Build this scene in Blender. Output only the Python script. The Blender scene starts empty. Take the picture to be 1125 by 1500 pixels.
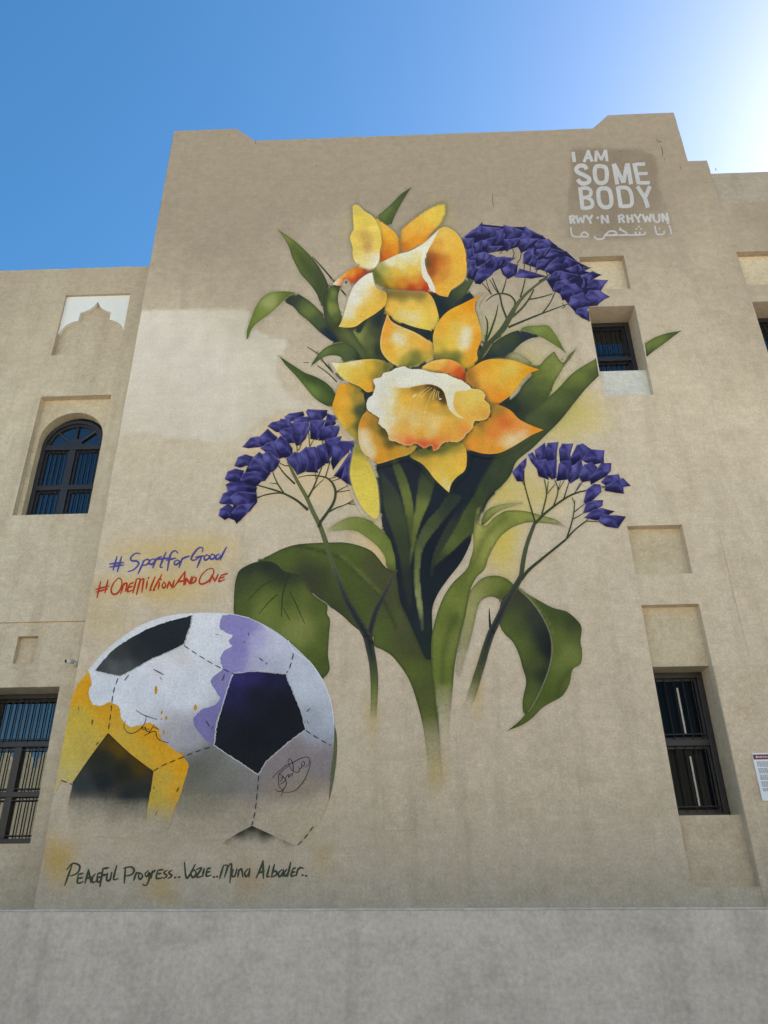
import bpy, math, random
import numpy as np
from mathutils import Vector, Matrix
from mathutils.geometry import delaunay_2d_cdt
random.seed(7)
rad = math.radians
S = bpy.context.scene
COL = S.collection

# ------------------------------------------------------------------ camera
FPX, PITCH, YAW, ROLL = 1110.0, rad(27.6385), rad(-1.5434), rad(-0.6854)
CAM = np.array([0.0, -9.5, 1.6])
FW = np.array([math.sin(YAW)*math.cos(PITCH), math.cos(YAW)*math.cos(PITCH), math.sin(PITCH)])
R0 = np.array([math.cos(YAW), -math.sin(YAW), 0.0]); U0 = np.cross(R0, FW)
RT = math.cos(ROLL)*R0 + math.sin(ROLL)*U0
UP = -math.sin(ROLL)*R0 + math.cos(ROLL)*U0
cd = bpy.data.cameras.new('camera'); cam = bpy.data.objects.new('camera', cd); COL.objects.link(cam)
cd.sensor_fit = 'VERTICAL'; cd.sensor_height = 36.0; cd.lens = 36.0*FPX/1500.0
cd.clip_start = 0.05; cd.clip_end = 5000
cam.matrix_world = Matrix(((RT[0], UP[0], -FW[0], CAM[0]), (RT[1], UP[1], -FW[1], CAM[1]), (RT[2], UP[2], -FW[2], CAM[2]), (0, 0, 0, 1)))
S.camera = cam

# ------------------------------------------------------------------ sky, sun, exposure
SUN_EL, SUN_AZ = rad(38), rad(53)          # azimuth from +Y (behind the building) towards +X (right)
w = bpy.data.worlds.new('World'); S.world = w; w.use_nodes = True
nt = w.node_tree; nt.nodes.clear()
sky = nt.nodes.new('ShaderNodeTexSky'); sky.sky_type = 'NISHITA'; sky.sun_disc = False
sky.sun_elevation = SUN_EL; sky.sun_rotation = SUN_AZ; sky.air_density = 1.0; sky.dust_density = 0.65; sky.ozone_density = 1.3
bg = nt.nodes.new('ShaderNodeBackground'); bg.inputs['Strength'].default_value = 0.07
wo = nt.nodes.new('ShaderNodeOutputWorld')
hs = nt.nodes.new('ShaderNodeHueSaturation'); hs.inputs['Saturation'].default_value = 1.33; hs.inputs['Hue'].default_value = .4945
nt.links.new(sky.outputs[0], hs.inputs['Color']); nt.links.new(hs.outputs[0], bg.inputs[0]); nt.links.new(bg.outputs[0], wo.inputs[0])
sd = bpy.data.lights.new('sun', 'SUN'); sd.energy = 5.0; sd.angle = rad(0.5); sd.color = (1.0, 0.95, 0.86)
sun = bpy.data.objects.new('sun', sd); COL.objects.link(sun)
sdir = Vector((math.sin(SUN_AZ)*math.cos(SUN_EL), math.cos(SUN_AZ)*math.cos(SUN_EL), math.sin(SUN_EL)))
sun.rotation_euler = sdir.to_track_quat('Z', 'Y').to_euler(); sun.location = (20, 30, 40)
S.view_settings.view_transform = 'Standard'; S.view_settings.look = 'None'
S.view_settings.exposure = 1.76; S.view_settings.gamma = 1.0

# ------------------------------------------------------------------ helpers
def lin(c):
    c = np.asarray(c, float)
    return np.where(c <= 0.04045, c/12.92, ((c+0.055)/1.055)**2.4)
def hexc(h): return np.array([int(h[i:i+2], 16) for i in (0, 2, 4)])/255.0
def tag(o, label=None, cat=None, group=None, kind=None):
    if label: o['label'] = label
    if cat: o['category'] = cat
    if group: o['group'] = group
    if kind: o['kind'] = kind
    return o
def empty(name, loc, parent=None):
    o = bpy.data.objects.new(name, None); COL.objects.link(o); o.location = loc; o.empty_display_size = .2
    if parent: setp(o, parent)
    return o
def world_m(o):
    m = Matrix.Translation(o.location) @ o.rotation_euler.to_matrix().to_4x4()
    return world_m(o.parent) @ o.matrix_parent_inverse @ m if o.parent else m
def setp(o, parent):
    o.parent = parent; o.matrix_parent_inverse = world_m(parent).inverted()
def mesh(name, V, Fc, mat, parent=None, smooth=False):
    me = bpy.data.meshes.new(name); me.from_pydata([tuple(map(float, v)) for v in V], [], Fc); me.update()
    if mat: me.materials.append(mat)
    if smooth: me.polygons.foreach_set('use_smooth', [True]*len(me.polygons))
    o = bpy.data.objects.new(name, me); COL.objects.link(o)
    if parent: setp(o, parent)
    return o
class MB:
    def __init__(s): s.V = []; s.F = []
    def quad(s, *p):
        b = len(s.V); s.V += list(p); s.F.append(tuple(range(b, b+len(p)))); return s
    def box(s, x0, x1, y0, y1, z0, z1):
        b = len(s.V)
        s.V += [(x0, y0, z0), (x1, y0, z0), (x1, y1, z0), (x0, y1, z0), (x0, y0, z1), (x1, y0, z1), (x1, y1, z1), (x0, y1, z1)]
        s.F += [tuple(b+i for i in f) for f in ((0, 3, 2, 1), (4, 5, 6, 7), (0, 1, 5, 4), (1, 2, 6, 5), (2, 3, 7, 6), (3, 0, 4, 7))]
        return s
    def tube(s, p, q, r, n=8):
        p = Vector(p); q = Vector(q); d = (q-p).normalized()
        a = d.orthogonal().normalized(); c = d.cross(a); b = len(s.V)
        for e in (p, q):
            for i in range(n):
                t = 2*math.pi*i/n; s.V.append(tuple(e+a*r*math.cos(t)+c*r*math.sin(t)))
        for i in range(n):
            j = (i+1) % n; s.F.append((b+i, b+j, b+n+j, b+n+i))
        s.F.append(tuple(b+n-1-i for i in range(n))); s.F.append(tuple(b+n+i for i in range(n)))
        return s
    def build(s, name, mat, parent=None, smooth=False, bevel=0):
        o = mesh(name, s.V, s.F, mat, parent, smooth)
        if bevel:
            m = o.modifiers.new('bevel', 'BEVEL'); m.width = bevel; m.segments = 2; m.limit_method = 'ANGLE'
        return o
def plate(mb, outline, holes, y, flip=False):
    """flat sheet at depth y with holes; outline and holes are lists of (x,z)"""
    pts = []; edges = []; 
    for loop in [outline]+holes:
        b = len(pts); pts += [Vector(p) for p in loop]
        edges += [(b+i, b+(i+1) % len(loop)) for i in range(len(loop))]
    v, e, f, _, _, _ = delaunay_2d_cdt(pts, edges, [], 1, 1e-6)
    b = len(mb.V); mb.V += [(p.x, y, p.y) for p in v]
    for t in f:
        c = sum((v[i] for i in t), Vector((0, 0)))/len(t)
        if any(inside_pt(c.x, c.y, h) for h in holes): continue
        a = (v[t[1]]-v[t[0]]).cross(v[t[2]]-v[t[0]])
        t = tuple(t) if a > 0 else tuple(reversed(t))
        mb.F.append(tuple(b+i for i in t))
def inside_pt(x, y, poly):
    r = False; n = len(poly)
    for i in range(n):
        x1, y1 = poly[i]; x2, y2 = poly[(i+1) % n]
        if (y1 > y) != (y2 > y) and x < (x2-x1)*(y-y1)/(y2-y1)+x1: r = not r
    return r
def reveal(mb, loop, y0, y1):
    n = len(loop)
    for i in range(n):
        a = loop[i]; c = loop[(i+1) % n]
        mb.quad((a[0], y0, a[1]), (a[0], y1, a[1]), (c[0], y1, c[1]), (c[0], y0, c[1]))
def rect(x0, x1, z0, z1): return [(x0, z0), (x1, z0), (x1, z1), (x0, z1)]

# ------------------------------------------------------------------ materials
class NT:
    def __init__(s, name):
        s.m = bpy.data.materials.new(name); s.m.use_nodes = True; s.t = s.m.node_tree; s.t.nodes.clear()
        s.out = s.n('ShaderNodeOutputMaterial'); s.b = s.n('ShaderNodeBsdfPrincipled'); s.l(s.b.outputs[0], s.out.inputs[0])
        s.pos = s.n('ShaderNodeNewGeometry').outputs['Position']
    def n(s, t, **k):
        x = s.t.nodes.new(t)
        for a, v in k.items(): setattr(x, a, v)
        return x
    def l(s, a, b): s.t.links.new(a, b)
    def noise(s, scale, detail=4, rough=.55, stretch=(1, 1, 1), seed=0):
        mp = s.n('ShaderNodeMapping'); mp.inputs['Scale'].default_value = stretch; mp.inputs['Location'].default_value = (seed*3.1, seed*1.7, seed*2.3)
        s.l(s.pos, mp.inputs[0])
        x = s.n('ShaderNodeTexNoise'); x.inputs['Scale'].default_value = scale; x.inputs['Detail'].default_value = detail; x.inputs['Roughness'].default_value = rough
        s.l(mp.outputs[0], x.inputs['Vector']); return x.outputs['Fac']
    def ramp(s, fac, lo, hi, a=0.0, b=1.0):
        x = s.n('ShaderNodeMapRange'); x.inputs[1].default_value = lo; x.inputs[2].default_value = hi
        x.inputs[3].default_value = a; x.inputs[4].default_value = b; s.l(fac, x.inputs[0]); return x.outputs[0]
    def mul(s, a, b, op='MULTIPLY'):
        x = s.n('ShaderNodeMath', operation=op)
        for i, v in enumerate((a, b)):
            if isinstance(v, (int, float)): x.inputs[i].default_value = v
            else: s.l(v, x.inputs[i])
        return x.outputs[0]
    def mix(s, fac, a, b, mode='MIX'):
        x = s.n('ShaderNodeMix', data_type='RGBA', blend_type=mode)
        for i, v in ((0, fac), (6, a), (7, b)):
            if isinstance(v, (int, float)): x.inputs[i].default_value = v
            elif isinstance(v, (tuple, list, np.ndarray)): x.inputs[i].default_value = (*[float(q) for q in v[:3]], 1)
            else: s.l(v, x.inputs[i])
        return x.outputs[2]
    def bump(s, h, strength, dist=.01):
        x = s.n('ShaderNodeBump'); x.inputs['Strength'].default_value = strength; x.inputs['Distance'].default_value = dist
        s.l(h, x.inputs['Height']); s.l(x.outputs[0], s.b.inputs['Normal'])
def grain(q):
    """stucco relief shared by the bare wall and the paint on it"""
    a = q.noise(38, 5, .65); b = q.noise(7, 3, .5, (1, 1, .6), 2)
    q.bump(q.mul(q.mul(a, .7), q.mul(b, .5), 'ADD'), .28, .014)
    return a, b
def stucco_colour(q, a, rgb, stain, light, streak, seed, top_rgb=None):
    base = lin(np.array(rgb)/255)
    big = q.noise(.55, 5, .62, (1, 1, .8), seed+1); st = q.noise(2.2, 5, .6, (1.6, 1.6, .16), seed+4); mid = q.noise(2.6, 6, .68, (1, 1, 1), seed+9)
    pits = q.noise(11, 6, .75, (1, 1, 1), seed+15)
    c = q.mix(q.ramp(big, .42, .72), base, base*np.array(light))
    c = q.mix(q.mul(q.ramp(mid, .46, .74), .7), c, base*np.array(stain))
    wash = q.noise(1.5, 6, .7, (.7, .7, 1.5), seed+27); c = q.mix(q.mul(q.ramp(wash, .52, .72), .45), c, base*1.13)
    c = q.mix(q.mul(q.ramp(st, .52, .78), streak), c, base*np.array(stain)*.93)
    if top_rgb is not None:   # darker tone blended in towards the top of the walls, with a ragged lower edge
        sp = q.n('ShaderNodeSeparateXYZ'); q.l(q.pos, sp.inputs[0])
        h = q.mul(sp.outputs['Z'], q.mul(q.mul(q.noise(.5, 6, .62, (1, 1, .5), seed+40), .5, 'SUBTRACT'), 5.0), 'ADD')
        c = q.mix(q.ramp(h, 8.6, 12.4), c, lin(np.array(top_rgb)/255))
        c = q.mix(q.mul(q.ramp(st, .5, .8), .25), c, lin(np.array(top_rgb)/255)*.85)
    c = q.mix(1.0, c, q.mix(q.ramp(a, .3, .75), (.80, .80, .80), (1.09, 1.09, 1.09)), 'MULTIPLY')
    trow = q.noise(5, 6, .72, (.5, .5, 3.2), seed+33); c = q.mix(1.0, c, q.mix(q.ramp(trow, .34, .68), (.95, .95, .945), (1.03, 1.03, 1.03)), 'MULTIPLY')
    return q.mix(1.0, c, q.mix(q.ramp(pits, .33, .68), (.85, .85, .84), (1.06, 1.06, 1.06)), 'MULTIPLY')
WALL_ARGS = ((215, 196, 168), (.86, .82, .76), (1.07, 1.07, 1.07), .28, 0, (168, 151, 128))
def stucco(name, rgb, stain=(.80, .74, .66), light=(1.12, 1.12, 1.12), streak=.5, seed=0, top_rgb=None):
    q = NT(name); a, b = grain(q)
    q.l(stucco_colour(q, a, rgb, stain, light, streak, seed, top_rgb), q.b.inputs['Base Color']); q.b.inputs['Roughness'].default_value = .93; q.b.inputs['Specular IOR Level'].default_value = .2
    return q.m
def plain(name, rgb, rough=.5, metal=0, var=.12, scale=14, spec=.5):
    q = NT(name); n = q.noise(scale, 4); base = lin(np.array(rgb)/255)
    q.l(q.mix(n, base*(1-var), base*(1+var)), q.b.inputs['Base Color']); q.b.inputs['Roughness'].default_value = rough
    q.b.inputs['Metallic'].default_value = metal; q.b.inputs['Specular IOR Level'].default_value = spec
    return q.m
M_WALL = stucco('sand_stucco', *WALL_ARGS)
M_WING = stucco('sand_stucco_wing', (211, 195, 167), seed=5, top_rgb=(180, 163, 138))
M_NICHE = stucco('niche_stucco', (208, 191, 160), streak=.25, seed=3)
M_SILL = stucco('pale_sill_stucco', (208, 204, 192), streak=.3, seed=8)
M_BAND = stucco('parapet_grey_stucco', (172, 159, 140), stain=(.80, .79, .77), streak=.8, seed=6)
M_PANEL = stucco('dado_stucco', (212, 193, 164), streak=.2, seed=11)
M_LOW = stucco('grey_render', (184, 179, 171), stain=(.76, .75, .74), streak=.85, seed=13)
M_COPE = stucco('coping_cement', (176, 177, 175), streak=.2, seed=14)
M_WHITE = plain('white_gypsum', (218, 216, 208), .8, var=.05, scale=9, spec=.2)
M_FRAME = plain('dark_brown_window_paint', (40, 37, 38), .45, var=.2)
M_BAR = plain('black_iron', (24, 24, 26), .45, .3, var=.2)
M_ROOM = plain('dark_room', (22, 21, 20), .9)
def glass_mat(name='tinted_window_glass', ior=2.3):
    q = NT(name); q.b.inputs['Base Color'].default_value = (.006, .008, .010, 1); q.b.inputs['Roughness'].default_value = .04; q.b.inputs['Specular IOR Level'].default_value = 0
    g = q.n('ShaderNodeBsdfGlossy'); g.inputs['Roughness'].default_value = .02; g.inputs['Color'].default_value = (.78, .88, .95, 1)
    f = q.n('ShaderNodeFresnel'); f.inputs['IOR'].default_value = ior
    mx = q.n('ShaderNodeMixShader'); q.l(f.outputs[0], mx.inputs[0]); q.l(q.b.outputs[0], mx.inputs[1]); q.l(g.outputs[0], mx.inputs[2]); q.l(mx.outputs[0], q.out.inputs[0])
    n = q.noise(1.2, 2)
    bp = q.n('ShaderNodeBump'); bp.inputs['Strength'].default_value = .02; bp.inputs['Distance'].default_value = .02; q.l(n, bp.inputs['Height']); q.l(bp.outputs[0], g.inputs['Normal'])
    return q.m
M_GLASS = glass_mat(ior=1.95); M_GLASS_DK = glass_mat('dark_window_glass', 1.16)
def paint_mat(name, alpha):
    q = NT(name); a, b = grain(q)
    at = q.n('ShaderNodeAttribute'); at.attribute_name = 'Col'
    mid = q.noise(3.2, 6, .7, (1, 1, .8), 21); fine = q.noise(60, 3, .6, (1, 1, 1), 5)
    v = q.mul(q.ramp(mid, .3, .75, .87, 1.09), q.ramp(a, .3, .75, .84, 1.09)); v = q.mul(v, q.ramp(fine, .3, .7, .91, 1.07)); v = q.mul(v, q.ramp(q.noise(5, 6, .72, (.5, .5, 3.2), 33), .34, .68, .96, 1.03))
    cv = q.n('ShaderNodeCombineColor'); [q.l(v, cv.inputs[i]) for i in range(3)]
    c = q.mix(1.0, at.outputs['Color'], cv.outputs[0], 'MULTIPLY')
    q.b.inputs['Roughness'].default_value = .93; q.b.inputs['Specular IOR Level'].default_value = .2
    if alpha:   # thin spray: the bare stucco shows through, broken up by its relief
        n2 = q.noise(26, 5, .7, (1, 1, 1), 31); al = at.outputs['Alpha']
        k = q.mul(q.mul(q.ramp(n2, .3, .7, -.55, .55), q.mul(al, q.mul(1.0, al, 'SUBTRACT'))), al, 'ADD')
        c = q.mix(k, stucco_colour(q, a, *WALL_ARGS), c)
    q.l(c, q.b.inputs['Base Color'])
    return q.m
M_PAINT = paint_mat('mural_paint', False); M_SPRAY = paint_mat('mural_spray_paint', True)

# ------------------------------------------------------------------ ground
def ground_mat():
    q = NT('sandy_paving'); n = q.noise(.7, 6); m = q.noise(24, 5, .7)
    c = q.mix(q.ramp(n, .3, .7), lin(np.array((190, 186, 178))/255), lin(np.array((206, 202, 194))/255))
    q.l(q.mix(q.ramp(m, .3, .8), c, lin(np.array((178, 174, 166))/255)), q.b.inputs['Base Color']); q.b.inputs['Roughness'].default_value = .95
    q.bump(m, .3, .01); return q.m
g = mesh('ground', [(-1500, -1500, 0), (1500, -1500, 0), (1500, 1500, 0), (-1500, 1500, 0)], [(0, 1, 2, 3)], ground_mat()); tag(g, kind='structure')

# ------------------------------------------------------------------ the building
B = tag(empty('building', (0, 0, 0)), 'sand-coloured plastered building with stepped parapet and a flower mural on its wall', 'building')
XL, XR = -4.26, 5.392            # the tall block
CX0, CX1 = 3.112, 3.866          # window bay
DXB = 2.645                      # second bay, further right
DEEP = .40
main = MB()
prof = [(-4.26, -.3), (24, -.3), (24, 12.55), (5.73, 12.55), (5.738, 13.68), (XR, 13.68), (XR, 15.07), (4.131, 15.06), (3.80, 14.69), (-2.655, 14.69), (-3.03, 15.066), (-4.26, 15.063)]
holes = []; 
for k in (0, 1):
    x0, x1 = CX0+k*DXB, CX1+k*DXB
    hs = [rect(x0, x1, 10.625, 11.375), rect(x0, x1, 8.477, 10.26)]
    hs += [rect(x0, x1, 5.538, 6.265), rect(x0, x1, 1.775, 5.103)]
    holes += hs
def rough(a, b, amp=.005, step=.22):      # hand-floated edges are never dead straight
    n = max(1, int(math.hypot(b[0]-a[0], b[1]-a[1])/step)); dx, dz = b[0]-a[0], b[1]-a[1]; L = math.hypot(dx, dz)
    return [a]+[(a[0]+dx*i/n-dz/L*e, a[1]+dz*i/n+dx/L*e) for i, e in ((i, random.uniform(-amp, amp)) for i in range(1, n))]
prof = prof[:3]+[q for i in range(3, len(prof)-1) for q in rough(prof[i], prof[i+1])]+rough(prof[-1], prof[0], .004, .5)
N_TOP = len(prof)
plate(main, prof, holes, 0.0)
for h, d in zip(holes, (.12, DEEP, .12, DEEP)*2): reveal(main, h, 0, d)
# sides, parapet tops, back
def cap(mb, a, b, y0, y1): mb.quad((a[0], y0, a[1]), (b[0], y0, b[1]), (b[0], y1, b[1]), (a[0], y1, a[1]))
for i in range(2, len(prof)): cap(main, prof[i], prof[(i+1) % len(prof)], 0, .35)
main.quad((XL, 0, -.3), (XL, 0, 15.063), (XL, 14, 15.063), (XL, 14, -.3))
main.quad((XL, .35, 14.2), (XR, .35, 14.2), (XR, 14, 14.2), (XL, 14, 14.2))
main.quad((XR, .0, 12.5), (XR, 14, 12.5), (XR, 14, 15.07), (XR, 0, 15.07))
main.quad((XL, .35, 14.1), (XL, .35, 15.063), (XR, .35, 15.063), (XR, .35, 14.1))
main.quad((XL, 14, -.3), (XL, 14, 15.06), (XR, 14, 15.06), (XR, 14, -.3))
main.quad((XR, 14, -.3), (XR, 14, 12.6), (24, 14, 12.6), (24, 14, -.3)); main.quad((24, 0, -.3), (24, 14, -.3), (24, 14, 12.55), (24, 0, 12.55))
main.quad((XR, .3, 12.6), (24, .3, 12.6), (24, 14, 12.6), (XR, 14, 12.6))
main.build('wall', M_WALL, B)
MB().box(5.741, 24.0, .06, .33, 12.40, 13.404).build('parapet_band', M_BAND, B, bevel=.012)
MB().box(CX1+.004, 5.2, -.012, .05, -.2, 4.276).build('dado_panel', M_PANEL, B, bevel=.004)
# bay infill: blank panels, sills and windows
def infill(name, x0, x1, z0, z1, y, mat, thick=.5):
    return MB().box(x0-.02, x1+.02, y, y+thick, z0, z1).build(name, mat, B)
def rods(W, x0, x1, z0, z1, y, n, r=.007):
    first = None
    for i in range(n):
        x = x0+(x1-x0)*(i+.5)/n
        if first is None: first = MB().tube((0, 0, z0), (0, 0, z1), r, 8).build('bar', M_BAR); o = first
        else: o = first.copy(); COL.objects.link(o)
        o.location = (x, y, 0); setp(o, W)
def bay_window(x0, x1, z0, z1, y, rail, nb, hang=False):
    W = empty('window', ((x0+x1)/2, y, z0), B); t = .075
    fr = MB(); fr.box(x0, x0+t, y, y+.08, z0, z1); fr.box(x1-t, x1, y, y+.08, z0, z1); fr.box(x0+t, x1-t, y, y+.08, z1-t, z1); fr.box(x0+t, x1-t, y, y+.08, z0, z0+t*.8)
    fr.build('frame', M_FRAME, W, bevel=.006)
    MB().box(x0+t, x1-t, y-.004, y+.076, rail-.04, rail+.04).build('rail', M_FRAME, W, bevel=.006)
    for a, b in ((z0+t*.8, rail-.04), (rail+.04, z1-t)):
        MB().box(x0+t, x1-t, y+.075, y+.081, a, b).build('pane', M_GLASS_DK if hang else M_GLASS, W)
        sb = MB(); s = .03
        sb.box(x0+t, x0+t+s, y+.05, y+.074, a, b); sb.box(x1-t-s, x1-t, y+.05, y+.074, a, b); sb.box(x0+t+s, x1-t-s, y+.05, y+.074, b-s, b); sb.box(x0+t+s, x1-t-s, y+.05, y+.074, a, a+s)
        sb.build('sash', M_FRAME, W)
        rods(W, x0+t+.01, x1-t-.01, a, b, y+.02, nb)
        MB().box(x0+t, x1-t, y+.012, y+.028, a+.06, a+.075).build('crossbar', M_BAR, W)
        if hang: MB().tube(((x0+x1)/2+.04, y+.045, a+.08), ((x0+x1)/2+.04, y+.045, b-.12), .013, 8).build('shutter_rod', M_SILL, W)
    MB().box(x0-.02, x1+.02, y+.09, y+.14, z0-.05, z1+.05).build('backing', M_ROOM, W)
for k in (0, 1):
    x0, x1 = CX0+k*DXB, CX1+k*DXB
    infill('blank_niche', x0, x1, 10.6, 11.4, .12, M_NICHE, .3)
    infill('sill_panel', x0, x1, 8.45, 9.02, .10, M_SILL)
    bay_window(x0, x1, 9.02, 10.26, DEEP, 9.50, 7)
    infill('blank_niche', x0, x1, 5.5, 6.3, .12, M_NICHE, .3)
    infill('lintel_panel', x0, x1, 4.305, 5.13, .11, M_NICHE)
    infill('sill_panel', x0, x1, 1.74, 2.53, .11, M_PANEL)
    bay_window(x0, x1, 2.53, 4.305, DEEP, 3.41, 5, True)

# left wing, set back
YW = .45; WX0 = -16.0; wing = MB()
def arch_loop(xc, r, z0, zs, n=20): return [(xc-r, z0), (xc+r, z0)]+[(xc+r*math.cos(math.pi*i/n), zs+r*math.sin(math.pi*i/n)) for i in range(n+1)]
NB = 1  # bays along the wing; the first stands in view
wh_up = []; wh_lo = []
for k in range(NB):
    o = -k*2.6
    wh_up += [rect(-5.872+o, -4.715+o, 9.96, 11.312), rect(-5.872+o, -4.71+o, 6.91, 9.105)]
    wh_lo += [rect(-5.382+o, -5.098+o, 4.628, 5.013), rect(-5.82+o, -4.662+o, 1.79, 4.298)]
wtop = rough((-4.2, 11.956), (WX0, 11.956))+[(WX0, 11.956)]
plate(wing, [(WX0, 5.212), (-4.2, 5.212)]+wtop, wh_up, YW)
plate(wing, [(WX0, -.3), (-4.2, -.3), (-4.2, 5.212), (WX0, 5.212)], wh_lo, YW+.03)
wing.quad((WX0, YW, 5.212), (-4.2, YW, 5.212), (-4.2, YW+.03, 5.212), (WX0, YW+.03, 5.212))
for p0, p1 in zip(wtop, wtop[1:]): cap(wing, p1, p0, YW, YW+.35)
wing.quad((WX0, YW+.35, 11.956), (-4.2, YW+.35, 11.956), (-4.2, YW+.35, 11.2), (WX0, YW+.35, 11.2))
wing.quad((WX0, YW+.35, 11.2), (-4.2, YW+.35, 11.2), (-4.2, 14, 11.2), (WX0, 14, 11.2))
wing.quad((WX0, YW, -.3), (WX0, YW, 11.956), (WX0, 14, 11.956), (WX0, 14, -.3)); wing.quad((WX0, 14, -.3), (WX0, 14, 11.956), (-4.2, 14, 11.956), (-4.2, 14, -.3))
for h in wh_up[0::2]: reveal(wing, h, YW, YW+.11)
for h in wh_up[1::2]: reveal(wing, h, YW, YW+.12)
for h in wh_lo[0::2]: reveal(wing, h, YW+.03, YW+.12)
for h in wh_lo[1::2]: reveal(wing, h, YW+.03, YW+DEEP)
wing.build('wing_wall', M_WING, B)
def big_window(x0, x1, z0, z1, y, o):
    """three tiers: transom lights above two pairs of casements"""
    W = empty('window', ((x0+x1)/2, y, z0), B); t = .07; xm = (x0+x1)/2
    f = MB(); f.box(x0, x0+t, y, y+.08, z0, z1); f.box(x1-t, x1, y, y+.08, z0, z1); f.box(x0+t, x1-t, y, y+.08, z1-.06, z1); f.box(x0+t, x1-t, y, y+.08, z0, z0+.085)
    f.build('frame', M_FRAME, W, bevel=.006)
    zt, zm = z0+1.26, z0+.62
    MB().box(x0+t, x1-t, y-.003, y+.077, zt-.035, zt+.035).build('transom', M_FRAME, W, bevel=.005)
    MB().box(x0+t, x1-t, y-.003, y+.077, zm-.035, zm+.035).build('rail', M_FRAME, W, bevel=.005)
    MB().box(xm-.05, xm+.05, y+.003, y+.073, z0+.085, zt-.035).build('mullion', M_FRAME, W, bevel=.005)
    tiers = [(x0+t, x1-t, zt+.035, z1-.06, 12)]
    for a, b in ((z0+.085, zm-.035), (zm+.035, zt-.035)): tiers += [(x0+t, xm-.05, a, b, 5), (xm+.05, x1-t, a, b, 5)]
    for a, b, c, d, n in tiers:
        MB().box(a, b, y+.07, y+.076, c, d).build('pane', M_GLASS, W)
        rods(W, a+.005, b-.005, c, d, y+.015, n, .008)
        for q in (c+.03, d-.045): MB().box(a, b, y+.008, y+.022, q, q+.012).build('crossbar', M_BAR, W)
    MB().box(x0-.02, x1+.02, y+.1, y+.15, z0-.05, z1+.05).build('backing', M_ROOM, W)
def arch_window(x0, x1, o):
    xc = (x0+x1)/2; y0 = YW+.12; y = YW+.25; r = .515; z0, zs = 6.91, 8.335
    lp = arch_loop(xc, r, z0, zs)
    m = MB(); plate(m, rect(x0-.02, x1+.02, z0-.01, 9.13), [lp], y0); reveal(m, lp, y0, y+.05); m.build('arch_panel', M_NICHE, B)
    W = empty('window', (xc, y, z0), B)
    def ring(ra, rb, ya, yb, zc, n=24):
        q = MB(); A = [(xc+ra*math.cos(math.pi*i/n), zc+ra*math.sin(math.pi*i/n)) for i in range(n+1)]; C = [(xc+rb*math.cos(math.pi*i/n), zc+rb*math.sin(math.pi*i/n)) for i in range(n+1)]
        for i in range(n):
            q.quad((A[i][0], ya, A[i][1]), (A[i+1][0], ya, A[i+1][1]), (C[i+1][0], ya, C[i+1][1]), (C[i][0], ya, C[i][1]))
            q.quad((C[i][0], ya, C[i][1]), (C[i+1][0], ya, C[i+1][1]), (C[i+1][0], yb, C[i+1][1]), (C[i][0], yb, C[i][1]))
        return q
    zt = 8.27; t = .07
    ring(r, r-.06, y, y+.07, zt).build('arch_frame', M_FRAME, W); ring(r-.06, r-.10, y+.03, y+.07, zt).build('arch_sash', M_FRAME, W)
    f = MB(); f.box(xc-r, xc-r+t, y, y+.08, z0, zt); f.box(xc+r-t, xc+r, y, y+.08, z0, zt); f.box(xc-r+t, xc+r-t, y, y+.08, z0, z0+.05); f.build('frame', M_FRAME, W, bevel=.005)
    MB().box(xc-r+t, xc+r-t, y-.006, y+.074, zt-.05, zt+.045).build('transom', M_FRAME, W, bevel=.006)
    zm = 7.52
    MB().box(xc-r+t, xc+r-t, y-.003, y+.077, zm-.04, zm+.04).build('rail', M_FRAME, W, bevel=.005)
    MB().box(xc-.055, xc+.055, y+.003, y+.073, z0+.05, zt-.05).build('mullion', M_FRAME, W, bevel=.005)
    for ang in (45, 90, 135):
        a = rad(ang); m = MB(); m.tube((xc+.12*math.cos(a), y+.035, zt+.045+.10*math.sin(a)), (xc+(r-.07)*math.cos(a), y+.035, zt+(r-.07)*math.sin(a)), .02, 6); m.build('spoke', M_FRAME, W)
    h = MB(); plate(h, [(xc+.13*math.cos(math.pi*i/10), zt+.045+.12*math.sin(math.pi*i/10)) for i in range(11)], [], y+.012); h.build('hub', M_FRAME, W)
    fan = MB(); plate(fan, [(xc+(r-.05)*math.cos(math.pi*i/24), zt+(r-.05)*math.sin(math.pi*i/24)) for i in range(25)], [], y+.06); fan.build('fanlight_pane', M_GLASS, W)
    for a, b in ((xc-r+t, xc-.055), (xc+.055, xc+r-t)):
        for c, d in ((z0+.05, zm-.04), (zm+.04, zt-.05)):
            MB().box(a, b, y+.07, y+.076, c, d).build('pane', M_GLASS, W)
            s = MB(); s.box(a, a+.035, y+.045, y+.069, c, d); s.box(b-.035, b, y+.045, y+.069, c, d); s.box(a+.035, b-.035, y+.045, y+.069, d-.035, d); s.box(a+.035, b-.035, y+.045, y+.069, c, c+.035); s.build('sash', M_FRAME, W)
            rods(W, a+.035, b-.035, c, d, y+.02, 4, .008)
    MB().box(xc-r-.05, xc+r+.05, y+.1, y+.15, z0-.05, zt+r+.05).build('backing', M_ROOM, W)
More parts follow.
